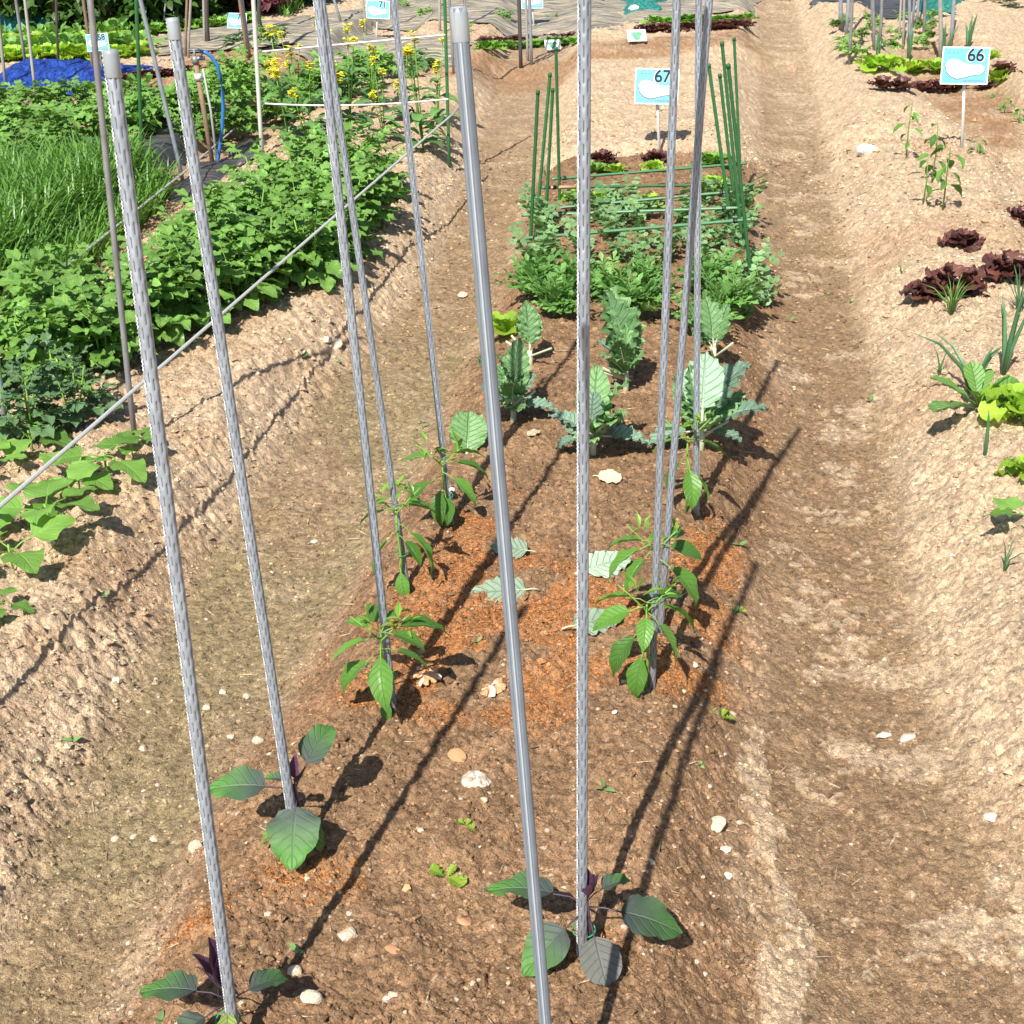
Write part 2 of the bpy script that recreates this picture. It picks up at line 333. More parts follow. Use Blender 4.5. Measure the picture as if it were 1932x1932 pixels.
M['tie'] = plain('green_twist_tie', (.02, .30, .14), .4)

def film_mat(name, c1, c2, rough, sx=3, sy=40, bd=.006):
    m, nt, b, o = newmat(name); tc = N(nt, 'ShaderNodeTexCoord'); mp = N(nt, 'ShaderNodeMapping'); nt.links.new(tc.outputs['Object'], mp.inputs[0]); mp.inputs['Scale'].default_value = (sx, sy, 4)
    mp.inputs['Rotation'].default_value = (0, 0, .35)
    n = noise(nt, 1, 5, .7, mp.outputs[0]); nt.links.new(mixc(nt, sharpen(nt, n, .4, .62), c1, c2), b.inputs['Base Color']); b.inputs['Roughness'].default_value = rough; bump(nt, b, n, bd); return m
M['film'] = film_mat('black_mulch_film', (.028, .027, .030), (.11, .10, .095), .42)
M['filmgrey'] = film_mat('dusty_mulch_film', (.11, .108, .09), (.50, .42, .30), .6, 4, 26)
M['bluenet'] = film_mat('blue_mesh_sheet', (.006, .018, .16), (.025, .10, .48), .45, 40, 14, .03)
M['tealnet'] = film_mat('teal_netting', (.01, .10, .09), (.04, .30, .25), .6, 30, 30, .01)

# ---------------------------------------------------------------- geometry helpers
class Geo:
    def __init__(s): s.V = []; s.F = []; s.UV = []; s.MI = []; s.RN = []; s.n = 0
    def add(s, V, F, UV=None, mi=0, rn=None):
        V = np.asarray(V, float); F = np.asarray(F, int)
        s.V.append(V); s.F.append(F+s.n); s.UV.append(np.zeros((len(V), 2)) if UV is None else np.asarray(UV, float))
        s.MI.append(np.full(len(F), mi)); s.RN.append(np.full(len(V), random.random() if rn is None else rn)); s.n += len(V); return s
    def merge(s, g, mat=None, mi=None, rn=None):
        mat = np.eye(4) if mat is None else np.array(mat)
        r = random.random() if rn is None else rn
        for V, F, UV, MI, off in zip(g.V, g.F, g.UV, g.MI, g.offs()):
            W = V@mat[:3, :3].T+mat[:3, 3]
            s.V.append(W); s.F.append(F-off+s.n); s.UV.append(UV); s.MI.append(MI if mi is None else np.full(len(F), mi)); s.RN.append(np.full(len(V), r)); s.n += len(V)
        return s
    def offs(s):
        o = 0
        for V in s.V: yield o; o += len(V)
    def mesh(s, name, mats, smooth=True):
        V = np.concatenate(s.V); F = np.concatenate(s.F); UV = np.concatenate(s.UV); MI = np.concatenate(s.MI); RN = np.concatenate(s.RN)
        me = bpy.data.meshes.new(name); me.vertices.add(len(V)); me.vertices.foreach_set('co', V.ravel())
        me.loops.add(F.size); me.loops.foreach_set('vertex_index', F.ravel().astype(np.int32))
        me.polygons.add(len(F)); me.polygons.foreach_set('loop_start', np.arange(0, F.size, F.shape[1], dtype=np.int32))
        me.polygons.foreach_set('material_index', MI.astype(np.int32))
        me.polygons.foreach_set('use_smooth', np.full(len(F), smooth))
        uvl = me.uv_layers.new(name='UVMap'); uvl.data.foreach_set('uv', UV[F.ravel()].ravel())
        at_ = me.attributes.new('rnd', 'FLOAT', 'POINT'); at_.data.foreach_set('value', RN)
        for m in mats: me.materials.append(m)
        me.update(calc_edges=True); return me
def grid_faces(a, b):
    i = np.arange(a-1)[:, None]*b+np.arange(b-1)[None, :]
    return np.stack([i, i+1, i+b+1, i+b], -1).reshape(-1, 4)
def tube(pts, rs, seg=6, g=None, mi=0):
    g = g or Geo(); P = np.array(pts, float); n = len(P); rs = np.ones(n)*rs if np.isscalar(rs) else np.array(rs)
    T = np.gradient(P, axis=0); T /= np.linalg.norm(T, axis=1)[:, None]+1e-12
    ref = np.array([0, 0, 1.0]) if abs(T[0][2]) < .8 else np.array([0, 1.0, 0])
    A = np.cross(T, ref); A /= np.linalg.norm(A, axis=1)[:, None]+1e-12; B = np.cross(T, A)
    th = np.linspace(0, 2*np.pi, seg+1)
    V = P[:, None]+rs[:, None, None]*(A[:, None]*np.cos(th)[None, :, None]+B[:, None]*np.sin(th)[None, :, None])
    V = np.concatenate([np.repeat(P[:1, None], seg+1, 1), V, np.repeat(P[-1:, None], seg+1, 1)])
    UV = np.stack(np.meshgrid(np.linspace(.45, .55, seg+1), np.linspace(0, 1, n+2)), -1)
    return g.add(V.reshape(-1, 3), grid_faces(n+2, seg+1), UV.reshape(-1, 2), mi)
def box(g, lo, hi, mi=0):
    (x0, y0, z0), (x1, y1, z1) = lo, hi
    V = [(x0, y0, z0), (x1, y0, z0), (x1, y1, z0), (x0, y1, z0), (x0, y0, z1), (x1, y0, z1), (x1, y1, z1), (x0, y1, z1)]
    return g.add(V, [(0, 3, 2, 1), (4, 5, 6, 7), (0, 1, 5, 4), (1, 2, 6, 5), (2, 3, 7, 6), (3, 0, 4, 7)], None, mi)
PRO = dict(
 lance=([0, .12, .35, .6, .85, 1], [.03, .5, 1, .78, .3, .01]),
 ovate=([0, .08, .3, .55, .8, .93, 1], [.05, .6, 1, .88, .5, .22, .01]),
 broad=([0, .05, .2, .45, .7, .9, 1], [.12, .6, .95, 1, .75, .38, .02]),
 spoon=([0, .15, .4, .65, .85, .96, 1], [.12, .25, .62, 1, .95, .6, .1]),
 heart=([0, .04, .15, .35, .6, .85, 1], [.35, .8, 1, .92, .62, .25, .01]),
 strap=([0, .1, .5, .8, 1], [.6, .9, 1, .7, .02]),
 round=([0, .06, .25, .5, .75, .94, 1], [.1, .55, .92, 1, .88, .5, .05]),
 fan=([0, .15, .4, .7, .92, 1], [.15, .3, .65, 1, .9, .55]))
def leafgeo(L, W, prof='ovate', ny=8, nx=4, fold=.15, droop=.6, ruf=0, rf=3, curl=0, lob=0, lf=4, pet=0, petr=.0012, pmi=1, up=0, quilt=0, seed=0):
    rng = random.Random(seed); g = Geo(); tp, wp = PRO[prof]
    t = np.linspace(0, 1, ny+1); s = np.linspace(-1, 1, 2*nx+1); a0 = rad(up)
    ang = a0-droop*t**1.2; dy = np.cos(ang); dz = np.sin(ang)
    cy_ = np.concatenate(([0], np.cumsum((dy[1:]+dy[:-1])/2)))*L/ny; cz = np.concatenate(([0], np.cumsum((dz[1:]+dz[:-1])/2)))*L/ny
    ph1, ph2 = rng.random()*6, rng.random()*6
    T, S = np.meshgrid(t, s, indexing='ij'); wd = np.interp(T, tp, wp)*W/2
    sgn = np.where(S >= 0, ph1, ph2)
    if lob: wd = wd*(1+lob*np.sin(T*lf*2*np.pi+sgn)*np.abs(S)**2)
    X = S*wd; off = fold*np.abs(S)*wd-curl*(S**2)*wd
    if ruf: off = off+ruf*W*np.abs(S)**2.5*(np.sin(T*rf*2*np.pi+sgn)+.5*np.sin(T*rf*4.7*np.pi+sgn*2))
    if quilt: off = off+quilt*W*np.sin((T*8-np.abs(S)*1.7)*2*np.pi)*np.minimum(1, np.abs(S)*4)*(1-.5*np.abs(S))
    nyv = -np.sin(ang)[:, None]; nzv = np.cos(ang)[:, None]
    Y = pet+cy_[:, None]+off*nyv; Z = cz[:, None]+off*nzv
    V = np.stack([X, Y+np.zeros_like(X), Z+np.zeros_like(X)], -1).reshape(-1, 3)
    UV = np.stack([(S+1)/2, T], -1).reshape(-1, 2)
    g.add(V, grid_faces(ny+1, 2*nx+1), UV, 0, 0)
    if pet or petr > .002:
        a = 0 if pet else L*.0
        pts = [(0, 0, -pet*.12 if pet else 0), (0, pet*.5, pet*.03), (0, pet, 0)] if pet else []
        k = [(0, pet+cy_[j], cz[j]-petr*.6) for j in range(0, int(ny*.75))]
        pts = pts[:-1]+k if pet else k
        if len(pts) > 1: tube(pts, np.linspace(petr, petr*.4, len(pts)), 5, g, pmi)
    g.RN = [np.zeros(len(v)) for v in g.V]; return g
def frame(pos, az, el, roll=0, s=1):
    """matrix that lays a leaf (along +Y, face +Z) in direction az (deg from +Y, clockwise) and elevation el"""
    a, e = rad(az), rad(el); d = Vector((math.sin(a)*math.cos(e), math.cos(a)*math.cos(e), math.sin(e)))
    x = Vector((math.cos(a), -math.sin(a), 0)); z = x.cross(d); m = Matrix((x, d, z)).transposed().to_4x4()
    m = m@Matrix.Rotation(rad(roll), 4, 'Y')
    return Matrix.Translation(Vector(pos))@m@Matrix.Scale(s, 4)

def tag(o, label, cat, group=None, kind=None):
    o['label'] = label; o['category'] = cat
    if group: o['group'] = group
    if kind: o['kind'] = kind
    return o
def mobj(name, me, parent=None, mat=None):
    o = bpy.data.objects.new(name, me); C.objects.link(o)
    if parent: o.parent = parent
    if mat is not None: o.matrix_basis = mat
    return o
def empty(name, loc, rz=0, label=None, cat=None, group=None):
    o = bpy.data.objects.new(name, None); C.objects.link(o); o.empty_display_size = .02
    o.location = loc; o.rotation_euler = (0, 0, rz)
    if label: tag(o, label, cat, group)
    return o
def copytree(o, parent=None):
    c = o.copy(); C.objects.link(c)
    if parent: c.parent = parent
    for ch in list(o.children): copytree(ch, c)
    return c
PROTO_USED = set()
def place(proto, loc, rz=0, s=1, label=None, group=None, tilt=0):
    """first call moves the prototype itself, later calls copy the thing and its parts"""
    o = copytree(proto) if proto.name in PROTO_USED else proto
    if proto.name not in PROTO_USED: PROTO_USED.add(proto.name)
    o.location = Vector(loc); o.rotation_euler = (rad(tilt), 0, rz); o.scale = (s, s, s)
    if label: o['label'] = label
    if group: o['group'] = group
    elif 'group' in o: del o['group']
    return o

# ---------------------------------------------------------------- the ground
def build_ground():
    s = np.concatenate([np.linspace(-2.2, -.50, 26)[:-1], np.linspace(-.50, .50, 961), np.linspace(.50, 2.2, 26)[1:]])
    y0 = .45; ys = [y0]; y = y0; 
    while y < 1.05: y += .05; ys.append(y)
    while y < 17.5:
        y += .0014*(y+.25)*(1 if y < 3 else 1+.14*(y-3)); ys.append(y)
    while y < 260: y *= 1.12; ys.append(y)
    ys = np.array(ys); Y, S = np.meshgrid(ys, s, indexing='ij'); X = S*(Y+.9)
    z, col = ground(X.ravel(), Y.ravel(), True, True)
    r, dm = X.ravel(), Y.ravel()
    g = Geo(); g.add(np.stack([X.ravel(), Y.ravel(), z], -1), grid_faces(len(ys), len(s))[:, ::-1])
    me = g.mesh('ground', [SOIL]); ca = me.color_attributes.new('soil', 'FLOAT_COLOR', 'POINT')
    ca.data.foreach_set('color', np.concatenate([col, np.ones((len(col), 1))], 1).ravel())
    o = mobj('ground', me); o['kind'] = 'structure'; print('ground verts', len(z))
build_ground()
# soil behind and beside the viewer
bk = Geo(); box(bk, (-300, -120, -.6), (300, 262, -.35)); o = mobj('terrain', bk.mesh('terrain', [plain('far_soil', (.36, .26, .16), .95)])); o['kind'] = 'structure'

# loose crumbs of soil and granules (real grains on the surface)
def crumbs(name, label, n, region, size, colf, seed, cat, el=1.0):
    rs = np.random.RandomState(seed); P = region(rs, n); x, y = P[:, 0], P[:, 1]
    z, col = ground(x, y, True, True); n = len(x)
    base = np.array([(1, 0, 0), (-1, 0, 0), (0, 1, 0), (0, -1, 0), (0, 0, .8), (0, 0, -.8)]); F8 = np.array([(0, 2, 4), (2, 1, 4), (1, 3, 4), (3, 0, 4), (2, 0, 5), (1, 2, 5), (3, 1, 5), (0, 3, 5)])
    sz = size(rs, n, y); V = base[None]*np.array((el, 1/el**.5, 1/el**.5))*(.6+.8*rs.rand(n, 6, 1)); a = rs.rand(n)*6.28; ca, sa = np.cos(a), np.sin(a)
    V = np.stack([V[..., 0]*ca[:, None]-V[..., 1]*sa[:, None], V[..., 0]*sa[:, None]+V[..., 1]*ca[:, None], V[..., 2]], -1)*sz[:, None, None]
    V = V+np.stack([x, y, z+sz*.25], -1)[:, None]
    F = (F8[None]+6*np.arange(n)[:, None, None]).reshape(-1, 3)
    g = Geo(); g.add(V.reshape(-1, 3), F); me = g.mesh(name, [SOIL], False)
    c = colf(col, rs, n, x, y); c = np.repeat(c, 6, 0)
    at_ = me.color_attributes.new('soil', 'FLOAT_COLOR', 'POINT'); at_.data.foreach_set('color', np.concatenate([c, np.ones((len(c), 1))], 1).ravel())
    o = mobj(name, me); tag(o, label, cat, kind='stuff'); return o
def fan(y0, y1):
    def f(rs, n):
        y = y0*(y1/y0)**rs.rand(n); return np.stack([(rs.rand(n)*2-1)*.44*(y+.9), y], -1)
    return f
crumbs('soil_crumbs', 'loose crumbs of soil scattered over beds and furrows', 85000, fan(1.15, 8), lambda rs, n, y: (.0011+.0040*rs.rand(n)**3)*(.65+.22*y),
       lambda c, rs, n, x, y: np.clip(c*(.55+1.35*rs.rand(n, 1)**1.5), 0, .7), 3, 'soil')
crumbs('soil_clods', 'bigger dry clods of soil lying loose on the beds', 5200, lambda rs, n: (lambda P: P[(lambda h: rs.rand(len(P)) > .2+.75*np.maximum(h[1], h[2]))(base_height(P[:, 0], P[:, 1]))])(fan(1.2, 9)(rs, n)), lambda rs, n, y: (.003+.008*rs.rand(n)**2.5)*(.75+.16*y),
       lambda c, rs, n, x, y: np.clip(c*(.8+.5*rs.rand(n, 1)), 0, .7), 8, 'soil')
crumbs('straw_bits', 'short dry straw and root bits strewn over the soil', 650, fan(1.2, 7), lambda rs, n, y: (.0022+.0022*rs.rand(n))*(.75+.16*y),
       lambda c, rs, n, x, y: np.array((.62, .50, .33))*(.6+.5*rs.rand(n, 1)), 9, 'straw', 6.0)
def rustreg(rs, n):
    out = []
    for k, (pl, sh) in enumerate(zip(RUSTP, (.87, .06, .04, .03))):
        P = np.array([at(u, v, .12)[:2] for u, v in pl]); lo, hi = P.min(0)-.04, P.max(0)+.04; Q = lo+(hi-lo)*rs.rand(int(n*sh*2.2), 2)
        m = pmask(pl, Q[:, 0], Q[:, 1], .05)*sst((fbm(Q[:, 0], Q[:, 1], 7, 4, 91)-.40)*9) > rs.rand(len(Q)); out.append(Q[m])
    return np.concatenate(out)
crumbs('rust_granules', 'rust orange fertiliser granules strewn round the pepper stakes', 17000, rustreg, lambda rs, n, y: .0010+.0021*rs.rand(n),
       lambda c, rs, n, x, y: np.array((.60, .24, .07))*(.35+.9*rs.rand(n, 1)), 5, 'granules', 1.7)

# ---------------------------------------------------------------- stones
def stone_mesh(seed, flat=.6, sub=2, mat='stone', rough=.22):
    import bmesh
    bm = bmesh.new(); bmesh.ops.create_icosphere(bm, subdivisions=sub, radius=1); rs = random.Random(seed)
    ax = [Vector((rs.uniform(-1, 1), rs.uniform(-1, 1), rs.uniform(-1, 1))).normalized() for _ in range(9)]
    am = [rs.uniform(.55, .95) for _ in ax]; sx = rs.uniform(.7, 1)
    for v in bm.verts:
        p = v.co.copy()
        for a, m_ in zip(ax, am):
            d = p.dot(a)
            if d > m_: p -= a*(d-m_)*.85
        p *= 1+rough*.3*(rs.random()-.5); v.co = Vector((p.x, p.y*sx, p.z*flat))
    me = bpy.data.meshes.new('stone'); bm.to_mesh(me); bm.free(); me.materials.append(M[mat])
    return me
SM = [stone_mesh(i, .45+.1*(i % 4), 1) for i in range(7)]; SH = [stone_mesh(20+i, .25, 1, 'shell') for i in range(2)]
def stone(u, v, wpx, me, label, cat='stone', name='stone', group=None, rz=None, sink=.22):
    p = on(u, v); k = pix(p)[2]; s = wpx*k/FPX/2
    o = mobj(name, me); o.location = (p[0], p[1], p[2]+s*sink); o.rotation_euler = (random.uniform(-.3, .3), random.uniform(-.3, .3), random.uniform(0, 6.28) if rz is None else rz); o.scale = (s, s, s)
    return tag(o, label, cat, group)
big = lambda i, f=.6, m='stone': stone_mesh(i, f, 3, m, .1)
for u, v, wp, me, lb in ((900, 1480, 62, big(41, .6, 'stonegrey'), 'grey angular stone lying alone on the brown soil, biggest between the eggplant stakes'),
    (1352, 1562, 44, big(42, .5), 'soil-stained round stone at the right edge of the staked bed'),
    (655, 1775, 40, big(43, .55), 'pale cream stone right of the left eggplant, beside the long shadow'),
    (588, 1887, 44, big(44, .8), 'rounded tan stone in the shadow at the bottom left'), (555, 1833, 30, big(45, .7), 'small pale stone just above the rounded tan stone at the bottom'),
    (742, 1886, 28, big(46, .6), 'knobbly whitish stone near the bottom edge between two stakes'), (370, 1608, 30, big(47, .6), 'yellowish pebble touching the leftmost big stake'),
    (488, 1398, 26, big(48, .7), 'upright tan pebble left of the second big stake'), (345, 1940, 40, big(49, .6), 'cream stone cut by the bottom edge left of the leaning stake'),
    (635, 662, 34, big(50, .6), 'tan stone crossed by the cord shadow beside the potato row'), (618, 655, 22, big(51, .6), 'smaller tan stone touching the one crossed by the cord shadow'), (873, 557, 26, big(52, .4), 'pale flat stone lying alone in the left furrow'),
    (1369, 1602, 32, SH[0], 'flat white stone on the pale crust at the bed edge'), (1371, 1650, 28, SH[1], 'flat cream chip below the flat white stone at the bed edge'),
    (1158, 1348, 22, SH[0], 'small white chip right of the tall straight stake'), (420, 1307, 22, SH[1], 'white chip left of the second big stake in the furrow'),
    (1667, 1391, 36, SH[1], 'flat pale flake in the middle of the right furrow'), (1712, 1392, 34, big(53, .3, 'shell'), 'pale flake of crust right of the flat flake in the right furrow'), (1868, 1546, 34, big(54, .3, 'shell'), 'pale leaf-shaped flake in the right furrow by the picture edge'),
    (592, 1022, 20, SH[0], 'white chip in the left furrow beside the paired stakes'), (905, 1600, 9, SH[0], 'tiny white chip in the middle of the bed'),
    (1198, 26, 36, big(55, .7, 'bag'), 'white stone beside the teal netting at the far end of the strip'), (220, 1290, 22, SH[0], 'white chip on the dry slope under the heart-leaved plants'),
    (845, 985+20, 8, SH[1], 'tiny chip at the foot of the far left pepper stake'), (1352, 1558-40, 10, SH[0], 'tiny pale chip above the soil-stained round stone')):
    stone(u, v, wp, me, lb)
for u, v, wp, lb in ((875, 1735, 34, 'round orange peel flake on the brown soil near the leaning stake'), (765, 1672, 26, 'thin orange flake left of the pale lettuce scrap'), (742, 1806, 32, 'wet orange flake below the round orange peel'), (862, 1428, 40, 'orange crumbled clump with white bits above the grey stone')):
    stone(u, v, wp, stone_mesh(int(u), .22, 2, 'orange'), lb, 'peel', 'orange_peel')
SCR = [stone_mesh(300, .4, 1, 'orange'), stone_mesh(301, .35, 1, 'orange')]
for u, v, lb in ((925, 1300, 'clump of orange and white scraps left of the smooth leaning stake'), (805, 1285, 'clump of orange and white scraps beside the nearest left pepper')):
    p = on(u, v); e = empty('food_scraps', p, 0, lb, 'food scraps')
    for k in range(20):
        o = mobj('scrap', SCR[0] if k % 5 < 2 else SCR[1] if k % 5 < 4 else SH[k % 2], e)
        a = random.random()*6.28; r = .022*random.random()**.5; s = random.uniform(.006, .014); o.location = (math.cos(a)*r, math.sin(a)*r*1.2, .004+random.random()*.008); o.scale = (s, s, s); o.rotation_euler = (random.random(), random.random(), a)
npb = 0
while npb < 280:                       # small pale pebbles one can just tell apart
    u = random.uniform(0, 1932); v = random.uniform(1000, 1932)
    inbed = 1.0 if (v > 1250 and 150 < u < 1420) else .15
    if random.random() > inbed: continue
    stone(u, v, random.uniform(6, 13) if random.random() < .85 else random.uniform(13, 22), random.choice(SM+SM+SM+SH), 'small pale pebble half sunk in the soil', 'pebble', 'pebble', 'small pale pebbles scattered on the soil', sink=.02); npb += 1

# ---------------------------------------------------------------- steel stakes
def stake_mesh(L, d, dimpled=True):
    zm = M['zinc'] if dimpled else M['zincdull']
    seg = 32; n = int(L/.00225) if dimpled else 60
    z = np.linspace(-.06, L, n); th = np.linspace(0, 2*np.pi, seg+1); Z, T = np.meshgrid(z, th, indexing='ij'); Rr = np.ones_like(Z)*d/2
    MI = np.zeros((n, seg), int); tc = (th[:-1]+th[1:])/2
    if dimpled:
        zc = z[:, None]+np.zeros((1, seg))
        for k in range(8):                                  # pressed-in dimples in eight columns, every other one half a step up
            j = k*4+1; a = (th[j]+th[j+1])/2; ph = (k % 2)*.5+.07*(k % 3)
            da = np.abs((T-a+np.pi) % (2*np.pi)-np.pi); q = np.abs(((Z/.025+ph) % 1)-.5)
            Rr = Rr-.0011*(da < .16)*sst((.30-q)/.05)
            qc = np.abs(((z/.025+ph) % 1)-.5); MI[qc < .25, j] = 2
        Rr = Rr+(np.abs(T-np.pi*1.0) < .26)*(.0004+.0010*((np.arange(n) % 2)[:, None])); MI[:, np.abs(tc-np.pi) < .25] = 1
    else:
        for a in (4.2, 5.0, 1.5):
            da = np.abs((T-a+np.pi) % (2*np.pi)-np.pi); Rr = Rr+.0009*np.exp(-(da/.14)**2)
        MI[:, np.abs(tc-4.62) < .11] = 1; MI[:, np.abs(tc-4.86) < .11] = 2; MI[:, np.abs(tc-4.2) < .11] = 2  # painted highlight line with dark lines beside it, on the camera side
    V = np.stack([Rr*np.cos(T), Rr*np.sin(T), Z], -1); V = np.concatenate([V, np.broadcast_to(np.array([0, 0, L]), (1, seg+1, 3))])
    g = Geo(); g.add(V.reshape(-1, 3), grid_faces(n+1, seg+1)); g.MI[0] = MI.ravel(); return g.mesh('stake', [zm, M['bead'], M['dimple']] if dimpled else [zm, M['seamglint'], M['darkline']])
def cap_mesh(L, d):
    g = Geo(); seg = 16; prof = [(d*.53, L-.027), (d*.56, L-.026), (d*.55, L-.004), (d*.49, L+.001), (.0, L+.0015)]
    th = np.linspace(0, 2*np.pi, seg+1); V = np.array([[(r*math.cos(t), r*math.sin(t), z) for t in th] for r, z in prof])
    g.add(V.reshape(-1, 3), grid_faces(len(prof), seg+1)); return g.mesh('cap', [M['cap']])
_sm = {}
def sight(b, uu, vu, lean, h):
    """top of a pole standing at b whose image passes (uu,vu)"""
    ub, vb, _ = pix(b); x = b[0]; y = b[1]+lean; z = b[2]+h
    def err(x):
        u, v, _ = pix((x, y, z)); return (u-ub)*(vu-vb)-(uu-ub)*(v-vb)
    e0, e1 = err(x), err(x+.1); x = x-e0*.1/(e1-e0)
    e0, e1 = err(x), err(x+.01); x = x-e0*.01/(e1-e0)
    return np.array([x, y, z])
def stake(u, v, uu, vu, label, h=1.42, lean=.13, d=.0152, top=False, dim=True, spin=0, zfix=None):
    b = on(u, v)
    if top:
        lo, hi = .8, 1.6
        for _ in range(30):
            m = (lo+hi)/2; t = sight(b, uu, vu, lean, m)
            if pix(t)[1] > vu: lo = m
            else: hi = m
        h = m
    t = sight(b, uu, vu, lean, h); D = Vector(t-b); L = D.length; key = (dim, d)
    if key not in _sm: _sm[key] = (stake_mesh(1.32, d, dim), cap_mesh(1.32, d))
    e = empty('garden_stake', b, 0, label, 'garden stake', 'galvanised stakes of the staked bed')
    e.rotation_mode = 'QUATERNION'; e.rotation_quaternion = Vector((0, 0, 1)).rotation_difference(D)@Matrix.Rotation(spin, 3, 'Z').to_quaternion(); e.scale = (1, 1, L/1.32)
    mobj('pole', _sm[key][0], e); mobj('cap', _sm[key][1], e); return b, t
GS = dict(
 A=stake(447, 1985, 208, 95, 'leftmost silver stake in the foreground, dimpled, its clear cap in view at the top', top=True, spin=.25),
 B=stake(562, 1608, 325, 35, 'second silver stake from the left, standing behind the big-leaved eggplant, capped top in view', top=True, spin=.30),
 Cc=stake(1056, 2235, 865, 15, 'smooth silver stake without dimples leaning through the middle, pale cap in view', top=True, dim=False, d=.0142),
 D=stake(1098, 1808, 1103, 0, 'tall straight silver stake in the middle with a bright beaded edge', spin=.32, lean=.14),
 E=stake(742, 1335, 600, 0, 'silver stake at the nearest left pepper, front one of the crossing pair', d=.0143, spin=.15),
 E2=stake(768, 1106, 607, 0, 'silver stake at the second left pepper, rear one of the crossing pair', d=.0143, spin=-.9),
 F=stake(850, 985, 742, 0, 'silver stake at the farthest left pepper with a white flower beside it', d=.0143, spin=2.8),
 G=stake(1230, 1290, 1277, 0, 'silver stake at the nearest right pepper, tied with green twine', d=.0143, spin=-1.2),
 H=stake(1245, 1190, 1338, 0, 'silver stake at the second right pepper, slanting to the right', d=.0143, spin=-1.0),
 I=stake(1313, 972, 1318, 0, 'silver stake at the farthest right pepper beside the blue-green kale', d=.0143, spin=2.8))

# ---------------------------------------------------------------- other poles
def pole(u, v, uu, vu, dpx, mat, label, name='garden_pole', cat='pole', h=1.3, lean=0, group=None, top=False, taper=1, wob=0):
    b = on(u, v)
    t = at_y(uu, vu, b[1]+lean) if top else sight(b, uu, vu, lean, h)
    k = pix(b)[2]; r = dpx*k/FPX/2; n = 9; P = [b+(t-b)*i/(n-1) for i in range(n)]; P[0] = P[0]-np.array([0, 0, .05])
    if wob:
        for i in range(1, n-1): P[i] = P[i]+np.array([random.uniform(-wob, wob), 0, 0])
    P = [p-b for p in P]
    g = tube(P, np.linspace(r, r*taper, n), 8); o = mobj(name, g.mesh(name, [M[mat]])); o.location = b
    tag(o, label, cat, group); return b, t
pole(254, 832, 170, 0, 11, 'zincdark', 'tall weathered steel stake at the near left end of the potato row', 'garden_stake', 'garden stake')
pole(13, 832, -40, 400, 11, 'zinc', 'grey stake cut by the left picture edge beside the dark potato plants', 'garden_stake', 'garden stake')
WP = pole(494, 290, 478, 0, 8, 'whiteplastic', 'white plastic pole carrying the white cords behind the potato row')[1]
pole(268, 292, 257, 0, 7, 'gstake', 'thin green stake at the end of the barley patch', 'garden_stake', 'garden stake')
pole(348, 350, 265, 0, 8, 'zinc', 'silver stake leaning left at the black mulch film behind the second capped stake', 'garden_stake', 'garden stake')
GPb, GPt = pole(848, 318, 839, 0, 6, 'gstake', 'thin dark green stake holding the end of the long grey cord', 'garden_stake', 'garden stake')
